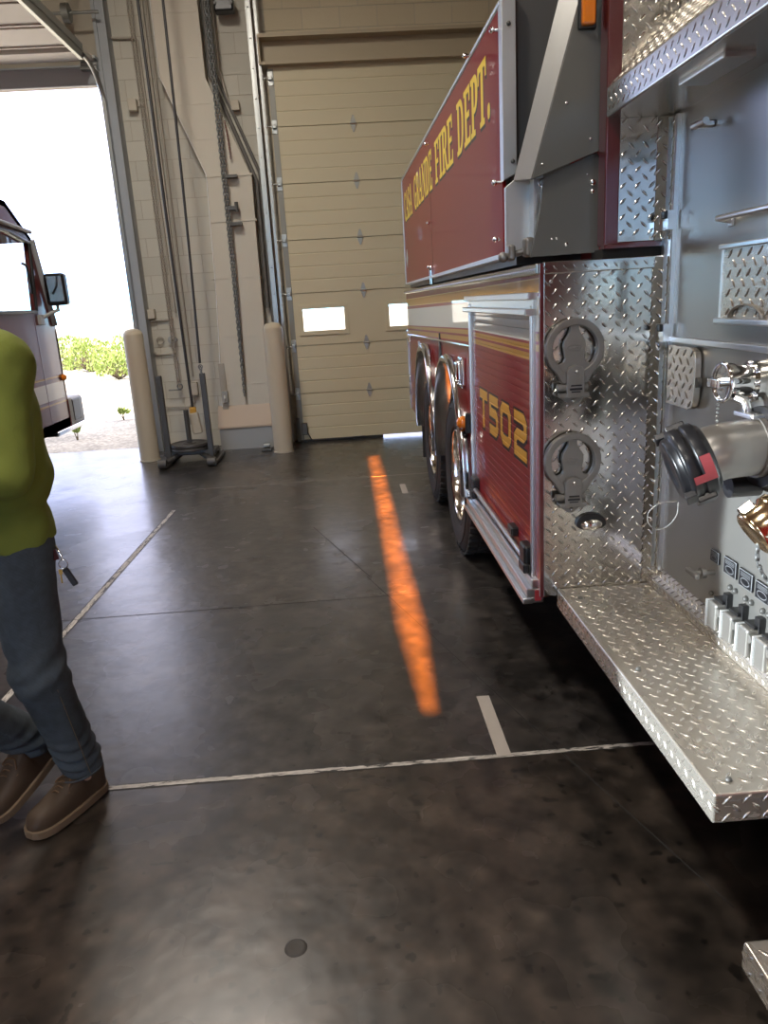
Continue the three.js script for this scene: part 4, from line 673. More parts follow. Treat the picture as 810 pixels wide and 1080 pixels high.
// ---- pump panel (faces the lane, in the plane x = XP)
{
  const z0 = -2.6, z1 = -1.1;
  const pp = obj('pump_panel', [planarUV(bx(XP, XP + 0.02, 0.5, 2.12, z0, z1), (x, y, z) => [z * 2, y * 0.6])], M.brushed, truck);
  obj('pump_core', bx(XP + 0.02, 3.0, 0.5, 3.05, z0, z1), M.grayDark, truck);
  obj('edge_channel', [bx(XP - 0.022, XP + 0.002, 0.6, 2.11, -2.608, -2.585), bx(XP - 0.006, XP + 0.002, 0.6, 2.11, -2.585, -2.555), bx(XP - 0.014, XP + 0.002, 0.6, 2.11, -2.555, -2.545)], M.alum, pp);
  obj('mid_channel', [rb(XP - 0.014, XP, 1.413, 1.432, -2.545, z1, 0.004)], M.alum, pp);
  for (const y of [1.80, 1.445]) {
    obj('panel_latch', [bx(XP - 0.035, XP - 0.008, y - 0.03, y + 0.028, -2.60, -2.535), tf(new THREE.TorusGeometry(0.022, 0.003, 6, 18, Math.PI), XP - 0.036, y - 0.035, -2.565, 0, Math.PI / 2, Math.PI)], M.alum, pp);
    obj('latch_block', rb(XP - 0.045, XP - 0.02, y + 0.004, y + 0.028, -2.57, -2.54, 0.004), M.black, pp);
  }
  each('screw', [[1.39, -2.565], [1.385, -2.49], [1.27, -2.50], [0.76, -2.565], [0.66, -2.16], [1.60, -2.21], [1.51, -2.2]].map(([y, z]) => tf(new THREE.SphereGeometry(0.008, 10, 8), XP - 0.005, y, z)), M.grayDark, pp);
  // two diamond plate covers
  const RR = (za, zb, ya, yb, r) => { const s = new THREE.Shape(); s.moveTo(za, ya); s.lineTo(zb - r, ya); s.quadraticCurveTo(zb, ya, zb, ya + r); s.lineTo(zb, yb - r); s.quadraticCurveTo(zb, yb, zb - r, yb); s.lineTo(za, yb); s.closePath(); return s; };
  const b = obj('cover_plate', extZY(RR(-2.515, -2.315, 1.215, 1.405, 0.045), XP - 0.022, 0.016, 0.002), M.step, pp);
  stuffKid(b, [face(lugs(0.19, 0.175, 0.052, 0.034, 0.011, 0.003), 'left', XP - 0.024, 1.31, -2.418)]);
  obj('cover_knob', [tf(new THREE.CylinderGeometry(0.016, 0.016, 0.012, 16), XP - 0.016, 1.302, -2.305, 0, 0, Math.PI / 2)], M.grayDark, pp);
  const a = obj('cover_plate', bx(XP - 0.018, XP, 1.50, 1.685, -2.185, -1.75), M.step, pp);
  stuffKid(a, [face(lugs(0.42, 0.18, 0.052, 0.034, 0.011, 0.003), 'left', XP - 0.018, 1.593, -1.967)]);
  obj('cover_edge', [rb(XP - 0.026, XP, 1.685, 1.70, -2.205, -1.75, 0.004), rb(XP - 0.03, XP, 1.482, 1.50, -2.205, -1.75, 0.005), bx(XP - 0.02, XP, 1.50, 1.69, -2.195, -2.185)], M.alum, pp);
  obj('cover_ring', [(() => { const g = new THREE.TorusGeometry(0.085, 0.006, 8, 28, Math.PI); g.scale(1, 0.42, 1); g.rotateY(Math.PI / 2); return g.translate(XP - 0.022, 1.50, -2.04); })()], M.castAlum, pp);
  obj('grab_rail', [rod(V(XP - 0.04, 1.768, -2.19), V(XP - 0.04, 1.768, -1.7), 0.008), rod(V(XP, 1.76, -2.185), V(XP - 0.04, 1.768, -2.185), 0.008), rb(XP - 0.006, XP, 1.745, 1.782, -2.20, -2.17, 0.004)], M.alum, pp);
  obj('catch', [rb(XP - 0.05, XP, 2.027, 2.045, -2.345, -2.315, 0.004), rod(V(XP - 0.045, 2.036, -2.36), V(XP - 0.045, 2.036, -2.28), 0.01)], M.alum, pp);
  // capped discharge valve, upper
  const vx = (r, x0, x1, y, z, r2 = r, n = 28) => rod(V(x1, y, z), V(x0, y, z), r, r2, n);
  const dv = obj('discharge_cap', [vx(0.058, 1.085, XP, 1.335, -2.0), vx(0.046, 1.03, 1.085, 1.337, -2.0), vx(0.052, 1.012, 1.034, 1.338, -2.0), tf(new THREE.TorusGeometry(0.05, 0.006, 8, 28), 1.012, 1.338, -2.0, 0, Math.PI / 2), vx(0.012, 0.985, 1.012, 1.338, -2.0), rb(0.982, 0.992, 1.325, 1.351, -2.03, -1.97, 0.004)], M.chrome, pp);
  each('bolt', Array.from({ length: 8 }, (_, i) => { const q = i / 8 * 6.283; return tf(new THREE.SphereGeometry(0.007, 8, 6), 1.083, 1.335 + 0.05 * Math.sin(q), -2.0 + 0.05 * Math.cos(q)); }), M.chrome, dv);
  obj('bead_chain', Array.from({ length: 11 }, (_, i) => tf(new THREE.SphereGeometry(0.0042, 8, 6), 1.02, 1.285 - i * 0.0115, -2.035)), M.alum, dv);
  obj('tag', [tf(new THREE.TorusGeometry(0.018, 0.003, 6, 20), 1.05, 1.262, -1.93, 0, 0.6)], M.alum, dv);
  obj('gauge_cover', [vx(0.045, 1.085, XP, 1.36, -1.84), vx(0.036, 1.07, 1.085, 1.36, -1.84)], M.grayDark, pp);
  // large intake with a black storz cap, drooping a little
  const F = V(0.838, 1.128, -1.9), n = V(0.90, 0.37, 0.17).normalize(), at = (d) => F.clone().addScaledVector(n, d), seg = (r, d0, d1, r2 = r) => rod(at(d0), at(d1), r, r2, 44);
  const elbow = []; { const c = new THREE.CatmullRomCurve3([at(0.09), at(0.125), V(1.0, 1.178, -1.885), V(1.05, 1.18, -1.885), V(XP, 1.18, -1.885)]); elbow.push(new THREE.TubeGeometry(c, 24, 0.074, 36)); elbow.push(seg(0.082, 0.088, 0.10), vx(0.08, 1.045, 1.06, 1.18, -1.885)); }
  const it = obj('intake_elbow', elbow, M.pipePaint, pp);
  const tw = (g) => { const q = new THREE.Quaternion().setFromUnitVectors(V(0, 1, 0), n); g.applyQuaternion(q); return g.translate(F.x, F.y, F.z); };
  const cap = obj('intake_cap', [tw(lathe([[0, 0.008], [0.05, 0.006], [0.055, 0.0], [0.078, 0.0], [0.084, 0.006], [0.085, 0.018], [0.094, 0.02], [0.099, 0.024], [0.1, 0.03], [0.1, 0.045], [0.097, 0.048], [0.094, 0.05], [0.094, 0.054], [0.1, 0.056], [0.101, 0.06], [0.101, 0.082], [0.096, 0.086], [0.088, 0.096], [0.08, 0.1]], 56))], M.anod, pp);
  const lugAt = (ang, d, w, l, h) => { const g = new RoundedBoxGeometry(h, l, w, 2, 0.004); g.translate(0.1, d, 0); g.rotateY(ang); return tw(g); };
  obj('cap_lug', [lugAt(2.2, 0.012, 0.035, 0.03, 0.02), lugAt(-1.1, 0.012, 0.035, 0.03, 0.02), lugAt(2.5, 0.05, 0.05, 0.05, 0.02), lugAt(-0.7, 0.05, 0.05, 0.05, 0.02), lugAt(0.5, 0.05, 0.05, 0.05, 0.02)], M.anod, cap);
  const patch = (a0, a1, d0, d1) => { const g = new THREE.CylinderGeometry(0.1022, 0.1022, d1 - d0, 10, 1, true, a0, a1 - a0); g.translate(0, (d0 + d1) / 2, 0); return tw(g); };
  obj('cap_label', [patch(-0.55, -0.1, 0.06, 0.086), patch(-0.1, 0.12, 0.03, 0.086)], std({ color: lin(0.22, 0.03, 0.035), roughness: 0.5, side: THREE.DoubleSide }), cap);
  obj('intake_flange', [vx(0.105, 1.06, XP, 1.18, -1.885, 0.105, 40), vx(0.03, 1.02, XP, 1.06, -1.95)], M.black, pp);
  obj('intake_lever', [tube([V(1.05, 1.262, -1.93), V(1.045, 1.29, -1.94), V(1.03, 1.30, -1.96)], 0.012, 12, 8), rb(1.03, 1.08, 1.25, 1.268, -1.97, -1.87, 0.006)], M.alum, pp);
  obj('lanyard', [tube([V(0.868, 1.035, -1.93), V(0.83, 1.03, -1.94), V(0.803, 1.005, -1.95), V(0.802, 0.975, -1.95), V(0.822, 0.955, -1.94), V(0.85, 0.968, -1.93), V(0.868, 1.0, -1.92), V(0.87, 1.035, -1.92)], 0.0013, 50, 6)], M.castAlum, cap);
  // small chrome discharge cap, orange reflection put into its tint, at the edge of the picture
  const G = V(0.845, 1.072, -1.5), gn = V(0.80, 0.6, 0.05).normalize(), gq = new THREE.Quaternion().setFromUnitVectors(V(0, 1, 0), gn);
  const gc = obj('discharge_cap', [(() => { const g = lathe([[0, 0.004], [0.03, 0.004], [0.046, 0.0], [0.052, 0.004], [0.054, 0.012], [0.05, 0.016], [0.05, 0.05], [0.056, 0.056], [0.056, 0.075], [0.045, 0.08], [0.04, 0.1], [0.04, 0.24]], 40); g.applyQuaternion(gq); return g.translate(G.x, G.y, G.z); })()], std({ color: lin(0.80, 0.62, 0.40), metalness: 1, roughness: 0.14 }), pp);
  obj('cap_lug', [0.4, 2.5, 4.6].map((q) => { const g = new RoundedBoxGeometry(0.02, 0.035, 0.016, 2, 0.004); g.translate(0.054, 0.03, 0); g.rotateY(q); g.applyQuaternion(gq); return g.translate(G.x, G.y, G.z); }), M.chrome, gc);
  obj('bead_chain', [...chainGeo([V(0.862, 1.045, -1.505), V(0.875, 1.0, -1.52), V(0.91, 0.95, -1.53), V(0.97, 0.92, -1.53), V(1.05, 0.95, -1.52)], 0.016, 0.0028)], M.grayChain, gc);
  // valve labels, bolts, pull handles
  const labelTex = canvasTex(128, 96, (c) => { c.fillStyle = '#15161a'; c.fillRect(0, 0, 128, 96); c.strokeStyle = '#85888c'; c.lineWidth = 4; c.strokeRect(5, 5, 118, 86); c.beginPath(); c.ellipse(64, 62, 40, 18, 0, 0, 7); c.stroke(); c.lineWidth = 3; for (const y of [18, 26, 34]) { c.beginPath(); c.moveTo(18, y); c.lineTo(110, y); c.stroke(); } });
  const labelMat = std({ map: labelTex, roughness: 0.35 });
  [[-2.15, 0.785, 0.055], [-2.055, 0.783, 0.075], [-1.965, 0.778, 0.075], [-1.875, 0.774, 0.075], [-1.785, 0.77, 0.075]].forEach(([z, y, w]) => obj('label_plate', planarUV(rb(XP - 0.008, XP, y - w * 0.36, y + w * 0.36, z - w / 2, z + w / 2, 0.005), (x, yy, zz) => [(zz - z) / w + 0.5, (yy - y) / (w * 0.72) + 0.5]), labelMat, pp));
  const bolts = []; for (const z of [-2.05, -2.02, -1.96, -1.93, -1.87, -1.84]) bolts.push(tf(new THREE.SphereGeometry(0.009, 12, 8), XP - 0.004, 0.722, z)); each('bolt', bolts, M.grayDark, pp);
  const stripTex = canvasTex(32, 256, (c) => { c.fillStyle = '#d8dcdc'; c.fillRect(0, 0, 32, 256); c.fillStyle = '#1c2024'; for (let y = 14; y < 244; y += 22) { c.fillRect(6, y, 20, 5); c.fillRect(8, y + 9, 14, 5); } c.fillRect(28, 0, 4, 256); });
  const stripMat = std({ map: stripTex, roughness: 0.5 });
  for (const z of [-2.08, -1.99, -1.90, -1.81]) {
    const hd = obj('pull_handle', [rb(XP - 0.05, XP - 0.012, 0.585, 0.672, z - 0.012, z + 0.042, 0.008), rod(V(XP, 0.648, z + 0.045), V(XP - 0.045, 0.648, z + 0.045), 0.012)], M.brushed, pp);
    obj('handle_label', planarUV(bx(XP - 0.053, XP - 0.02, 0.585, 0.672, z - 0.016, z - 0.0125), (x, y, zz) => [(x - XP + 0.053) / 0.033, (y - 0.585) / 0.087]), stripMat, hd);
    obj('slot', [rb(XP - 0.02, XP, 0.655, 0.705, z + 0.02, z + 0.045, 0.003), bx(XP - 0.03, XP, 0.672, 0.68, z - 0.012, z + 0.04)], M.black, hd);
  }
  obj('drain_knob', [vx(0.009, 1.035, XP, 0.73, -2.16), rb(1.028, 1.042, 0.722, 0.74, -2.20, -2.12, 0.006), vx(0.018, 1.06, 1.075, 0.73, -2.16)], M.castAlum, pp);
}
// ---- running board and toe kick
{
  const x0 = 0.735, z0 = -2.608, z1 = -1.375, r = obj('running_board', [rb(x0, XP, 0.455, 0.53, z0, z1, 0.006)], M.step, truck);
  stuffKid(r, [face(lugs(XP - x0 - 0.02, z1 - z0, 0.048), 'up', (x0 + XP) / 2, 0.53, (z0 + z1) / 2), face(lugs(z1 - z0, 0.07, 0.040, 0.03, 0.009, 0.0025, 0.006), 'left', x0, 0.492, (z0 + z1) / 2), face(lugs(XP - x0, 0.07, 0.044, 0.03, 0.009, 0.0025, 0.006), 'front', (x0 + XP) / 2, 0.492, z1)]);
  each('bolt', [[0.79, -1.42], [0.79, -1.95], [0.79, -2.5]].map(([x, z]) => tf(new THREE.SphereGeometry(0.008, 10, 6), x, 0.531, z)), M.grayDark, r);
  const k = obj('toe_kick', [rb(XP - 0.03, XP, 0.53, 0.566, z0, -1.12, 0.005), tf(box(0.045, 0.008, z1 - z0 + 0.25), XP - 0.012, 0.583, (z0 - 1.12) / 2, 0, 0, 0.9)], M.step, truck);
  stuffKid(k, [face(lugs(1.45, 0.038, 0.036, 0.026, 0.008, 0.0022, 0.004), 'left', XP - 0.03, 0.548, -1.87), (() => { const g = lugs(1.45, 0.045, 0.036, 0.026, 0.008, 0.0022, 0.004); g.rotateY(-Math.PI / 2); g.rotateZ(-0.67); return g.translate(XP - 0.015, 0.587, -1.87); })()]);
  const c = obj('cab_step', [rb(0.748, 1.0, 0.20, 0.27, -1.245, -0.5, 0.008)], M.step, truck);
  stuffKid(c, [face(lugs(0.24, 0.74, 0.048), 'up', 0.874, 0.27, -0.872), face(lugs(0.74, 0.065, 0.040, 0.03, 0.009, 0.0025, 0.006), 'left', 0.748, 0.236, -0.872), face(lugs(0.24, 0.065, 0.044, 0.03, 0.009, 0.0025, 0.006), 'front', 0.874, 0.236, -0.5)]);
}
// ---- the cab, beside and behind the viewer
{
  const s = poly([[-1.08, 0.45], [2.6, 0.45], [2.6, 1.45], [2.35, 2.75], [-1.08, 2.85]], [[[-0.9, 1.5], [0.2, 1.5], [0.2, 2.4], [-0.9, 2.4]], [[0.7, 1.5], [2.2, 1.5], [2.0, 2.4], [0.7, 2.4]]]);
  const c = obj('cab', [extZY(s, 0.80, 0.05), extZY(poly([[-1.08, 0.45], [2.6, 0.45], [2.6, 1.45], [2.35, 2.75], [-1.08, 2.85]]), 2.95, 0.05), bx(0.8, 3.0, 0.45, 0.5, -1.08, 2.6), bx(0.8, 3.0, 0.5, 1.45, 2.55, 2.6), bx(0.8, 3.0, 2.75, 2.85, -1.08, 2.3), bx(0.8, 3.0, 0.45, 2.85, -1.1, -1.06)], M.red, truck);
  obj('window', [bx(0.82, 0.826, 1.5, 2.4, -0.9, 0.2)], M.glass, c); obj('window', [bx(0.82, 0.826, 1.5, 2.4, 0.7, 2.2)], M.glass, c);
  obj('windshield', tf(box(2.1, 1.3, 0.01), 1.9, 2.1, 2.47, -0.19), M.glass, c);
  const tp = lathe([[0.29, 0.03], [0.4, 0], [0.49, 0.02], [0.51, 0.06], [0.51, 0.24], [0.49, 0.28], [0.29, 0.26]], 48); tp.rotateZ(-Math.PI / 2); tp.translate(0.78, 0.51, 1.3); obj('wheel', tp, M.tyre, truck);
  obj('bumper', rb(0.75, 3.05, 0.45, 0.75, 2.6, 2.95, 0.03), M.chrome, truck);
}
// ================================================================ THE ENGINE IN THE OPEN BAY (nose towards the doorway)
{
  const e = thing('fire_engine', 'red fire engine with a white stripe parked in the open bay behind the walking person', 'fire engine', [-4.15, 0, -5]);
  const xr = -2.95, xl = -5.4, prof = [[-8.22, 0.5], [-8.25, 1.5], [-7.98, 2.38], [-7.5, 2.66], [-5.2, 2.74], [-5.2, 0.5]];
  const tex = canvasTex(1024, 768, (c, w, h) => { const X = (z) => (z + 8.3) / 3.2 * w, Y = (y) => h - y / 2.8 * h; c.fillStyle = '#5a1512'; c.fillRect(0, 0, w, h); c.fillStyle = '#c9c2b8'; c.fillRect(0, Y(0.99), w, Y(0.82) - Y(0.99)); c.fillStyle = '#b5862f'; c.fillRect(0, Y(1.05), w, 5); c.fillRect(0, Y(0.79), w, 5); });
  const skin = phy({ map: tex, roughness: 0.5, clearcoat: 0.35, clearcoatRoughness: 0.1 });
  const wins = [[[-7.80, 1.69], [-7.90, 2.33], [-7.45, 2.40], [-6.75, 2.42], [-6.75, 1.69]], [[-6.5, 1.69], [-6.5, 2.42], [-5.5, 2.42], [-5.5, 1.69]]];
  const side = (x) => planarUV(extZY(poly(prof, wins), x, 0.05), (a, y, z) => [(z + 8.3) / 3.2, y / 2.8]);
  obj('cab_side', side(xr - 0.05), skin, e); obj('cab_side', side(xl), skin, e);
  obj('cab_front', [bx(xl, xr, 0.5, 1.5, -8.25, -8.2)], M.red, e);
  obj('cab_roof', [(() => { const p = [[-7.98, 2.38], [-7.5, 2.66], [-5.2, 2.74], [-5.2, 2.69], [-7.48, 2.61], [-7.95, 2.34]]; return extZY(poly(p), xl, xr - xl); })()], M.red, e);
  obj('cab_floor', bx(xl, xr, 0.5, 0.6, -8.2, -5.2), M.redDark, e);
  obj('cab_back', [bx(xl, xr, 0.5, 2.7, -5.25, -5.2)], M.redDark, e);
  obj('windshield', extZY(poly([[-8.24, 1.5], [-7.97, 2.38], [-7.96, 2.37], [-8.23, 1.5]]), xl + 0.06, xr - xl - 0.12), M.glass, e);
  for (const [a, b] of [[0, 'window'], [1, 'window']]) { obj(b, extZY(poly(wins[a]), xr - 0.03, 0.005), M.glass, e); obj(b, extZY(poly(wins[a]), xl + 0.02, 0.005), M.glass, e); }
  const frame = wins[0].concat([wins[0][0]]).map(([z, y]) => V(xr + 0.004, y, z));
  obj('window_trim', pathTube(frame, 0.016, 8), M.black, e);
  obj('drip_rail', pathTube([V(xr + 0.02, 2.43, -7.93), V(xr + 0.02, 2.47, -7.2), V(xr + 0.02, 2.48, -5.3)], 0.02), M.boxGray, e);
  obj('pillar_trim', [rod(V(xr + 0.005, 2.36, -7.96), V(xr + 0.005, 1.55, -8.2), 0.035)], M.steelPaint, e);
  obj('roof_lamp', [tf(new THREE.SphereGeometry(0.11, 20, 12), xr - 0.2, 2.70, -7.15), bx(xl + 0.2, xr - 0.2, 2.72, 2.86, -7.2, -6.9)], M.boxGray, e);
  const mr = obj('mirror', [rb(xr + 0.04, xr + 0.24, 1.74, 2.05, -8.12, -8.0, 0.03)], M.black, e);
  obj('mirror_arm', [rod(V(xr, 1.62, -7.86), V(xr + 0.12, 1.70, -8.06), 0.018), rod(V(xr + 0.12, 1.68, -8.06), V(xr + 0.12, 1.76, -8.06), 0.016), rb(xr - 0.01, xr + 0.03, 1.56, 1.66, -7.9, -7.8, 0.01)], M.boxGray, mr);
  obj('mirror_glass', bx(xr + 0.06, xr + 0.22, 1.78, 2.02, -7.999, -7.996), M.chrome, mr);
  obj('grab_handle', tube([V(xr + 0.01, 2.13, -7.62), V(xr + 0.05, 2.10, -7.62), V(xr + 0.05, 1.95, -7.66), V(xr + 0.02, 1.86, -7.72)], 0.012, 24, 8), M.black, e);
  obj('bumper', [rb(xl - 0.02, xr + 0.03, 0.50, 0.80, -8.62, -8.26, 0.04)], M.boxGray, e);
  obj('bumper_strip', [rb(xl - 0.03, xr + 0.05, 0.47, 0.52, -8.66, -7.7, 0.012)], M.chrome, e);
  obj('bumper_lamp', [rod(V(xr - 0.12, 0.66, -8.62), V(xr - 0.12, 0.66, -8.68), 0.08, 0.08, 24)], M.grayDark, e);
  obj('bumper_pad', rb(xr - 0.0, xr + 0.035, 0.55, 0.78, -8.5, -8.28, 0.01), M.grayDark, e);
  obj('turn_lamp', [tf(new THREE.SphereGeometry(0.035, 14, 10), xr + 0.01, 1.02, -8.2)], M.amber, e);
  obj('door_seam', [bx(xr - 0.001, xr + 0.0025, 0.6, 1.66, -7.72, -7.71), bx(xr - 0.001, xr + 0.0025, 0.6, 2.4, -6.65, -6.64)], M.redDark, e);
  const tp = lathe([[0.29, 0.03], [0.4, 0], [0.49, 0.02], [0.51, 0.06], [0.51, 0.24], [0.49, 0.28], [0.29, 0.26]], 40);
  for (const [x, z, s] of [[xr - 0.02, -6.3, 1], [xl + 0.02, -6.3, -1], [xr - 0.02, -1.7, 1], [xl + 0.02, -1.7, -1]]) { const g = tp.clone(); g.rotateZ(s * Math.PI / 2); g.translate(x, 0.51, z); obj('wheel', g, M.tyre, e); }
  obj('body', [bx(xl, xr - 0.01, 1.05, 2.8, -5.1, 0.6), bx(xl, xr - 0.01, 0.55, 1.05, -5.1, -2.3), bx(xl, xr - 0.01, 0.55, 1.05, -1.1, 0.6), bx(xl + 0.5, xr - 0.5, 0.5, 1.2, -8, 0.5)], M.red, e);
  { // unseen lamp on the engine's side, out of view, placed to light the pump panel
    const y = 0.95, z = -1.45, sl = obj('side_lamp', [rb(xr - 0.03, xr + 0.02, y - 0.09, y + 0.09, z - 0.09, z + 0.09, 0.012), rod(V(xr - 0.6, y, z), V(xr - 0.03, y, z), 0.03)], M.alum, e);
    obj('unseen_lamp_lens', tf(new THREE.CylinderGeometry(0.06, 0.06, 0.01, 24), xr + 0.024, y, z, 0, 0, Math.PI / 2), std({ color: lin(0.9, 0.95, 1), emissive: lin(0.8, 0.95, 1), emissiveIntensity: 3 }), sl);
    const L = new THREE.SpotLight(new THREE.Color().setRGB(0.86, 0.95, 1), UNSEEN_SIDE_LAMP, 0, 0.173, 0.08, 2); L.name = 'unseen_side_light'; L.position.set(xr + 0.035, y, z); L.target.position.set(1.104, 0.86, -1.45); L.castShadow = true; L.shadow.radius = 1; scene.add(L, L.target);
  }
  for (let i = 0; i < 3; i++) obj('roll_up_door', [bx(xr - 0.02, xr + 0.0, 1.2, 2.4, -4.95 + i * 1.8, -3.35 + i * 1.8)], M.alumMatt, e);
}

// ================================================================ OUTSIDE: scrub beyond the apron
{
  const leafG = new THREE.BufferGeometry(); leafG.setAttribute('position', new THREE.Float32BufferAttribute([0, 0, 0, 0.03, 0.05, 0.01, 0, 0.13, 0, 0, 0, 0, 0, 0.13, 0, -0.03, 0.05, 0.01], 3)); leafG.computeVertexNormals();
  const shrub = (x, z, r, h, n, label) => {
    const t = thing('desert_shrub', label, 'shrub', [x, 0, z]);
    const g = [], st = [];
    for (let i = 0; i < n; i++) { const a = rnd() * 6.283, b = Math.acos(rnd()), q = Math.cbrt(0.3 + 0.7 * rnd()); const p = V(x + r * q * Math.sin(b) * Math.cos(a), 0.08 + h * q * Math.cos(b), z + r * q * Math.sin(b) * Math.sin(a)); const l = leafG.clone(); l.rotateZ(rnd() * 2 - 1); l.rotateX(rnd() * 2 - 1); l.rotateY(rnd() * 6.28); g.push(l.translate(p.x, p.y, p.z)); if (i % 12 === 0) st.push(rod(V(x, -0.02, z), p, 0.012, 0.005, 5)); }
    const f = obj('foliage', g, M.leaf, t); f.userData.kind = 'stuff'; obj('stem', st, M.twig, t);
  };
  shrub(-9.0, -26, 0.9, 1.0, 900, 'low yellow-green shrub just right of the parked fire engine, outside the open bay');
  shrub(-7.9, -24.5, 0.8, 0.95, 800, 'middle yellow-green shrub of the row outside the open bay');
  shrub(-6.3, -22.5, 1.0, 1.0, 1000, 'yellow-green shrub outside beside the left bollard');
  shrub(-6.0, -20.8, 0.6, 0.6, 500, 'lowest yellow-green shrub, half hidden by the left bollard');
  shrub(-10.6, -27, 1.0, 1.1, 800, 'yellow-green shrub outside hidden mostly behind the parked fire engine');
  shrub(-3.6, -12.4, 0.05, 0.03, 26, 'tiny weed growing on the apron outside the open bay');
  shrub(-3.75, -10.6, 0.04, 0.015, 20, 'flat weed on the apron close to the door sill');
}

// ================================================================ THE PERSON
function field(prims, c, half, res, k, extra) { // blend tapered capsules and mesh the field
  const mc = new MarchingCubes(res, M.skin, false, false, 400000); mc.isolation = 0;
  const F = mc.field, hs = res / 2, P = prims.map((p) => ({ ...p, ab: p.b.clone().sub(p.a), r1: p.r2 ?? p.r, s: p.s ?? [1, 1, 1] }));
  for (const p of P) p.len2 = Math.max(1e-9, p.ab.lengthSq());
  const cell = half / hs; let idx = 0;
  for (let z = 0; z < res; z++) for (let y = 0; y < res; y++) for (let x = 0; x < res; x++, idx++) {
    const wx = c.x + (x - hs) * cell, wy = c.y + (y - hs) * cell, wz = c.z + (z - hs) * cell; let d = 1;
    for (const p of P) {
      const ax = wx - p.a.x, ay = wy - p.a.y, az = wz - p.a.z; let t = (ax * p.ab.x + ay * p.ab.y + az * p.ab.z) / p.len2; t = t < 0 ? 0 : t > 1 ? 1 : t;
      const dx = ax - p.ab.x * t, dy = ay - p.ab.y * t, dz = az - p.ab.z * t, r = p.r + (p.r1 - p.r) * t;
      let q;
      if (p.flat) { // squash across one direction (unit vector) by a factor
        const f = dx * p.flat.x + dy * p.flat.y + dz * p.flat.z, kx = (p.fk - 1) * f; q = Math.sqrt((dx + kx * p.flat.x) ** 2 + (dy + kx * p.flat.y) ** 2 + (dz + kx * p.flat.z) ** 2) - r;
      } else q = Math.sqrt(dx * dx + dy * dy + dz * dz) - r;
      if (q > 0.25) continue;
      const kk = p.k ?? k, h = Math.max(kk - Math.abs(d - q), 0) / kk; d = Math.min(d, q) - h * h * kk * 0.25;
    }
    if (extra) d = extra(d, wx, wy, wz);
    F[idx] = -d;
  }
  mc.update();
  const g = new THREE.BufferGeometry(), n = mc.count, src = mc.positionArray, pos = new Float32Array(n * 3);
  for (let i = 0; i < n; i++) { pos[3 * i] = c.x + src[3 * i] * half; pos[3 * i + 1] = c.y + src[3 * i + 1] * half; pos[3 * i + 2] = c.z + src[3 * i + 2] * half; }
  g.setAttribute('position', new THREE.BufferAttribute(pos, 3));
  const m = mergeVertices(g, cell * 0.02); m.computeVertexNormals(); return boxUV(m);
}
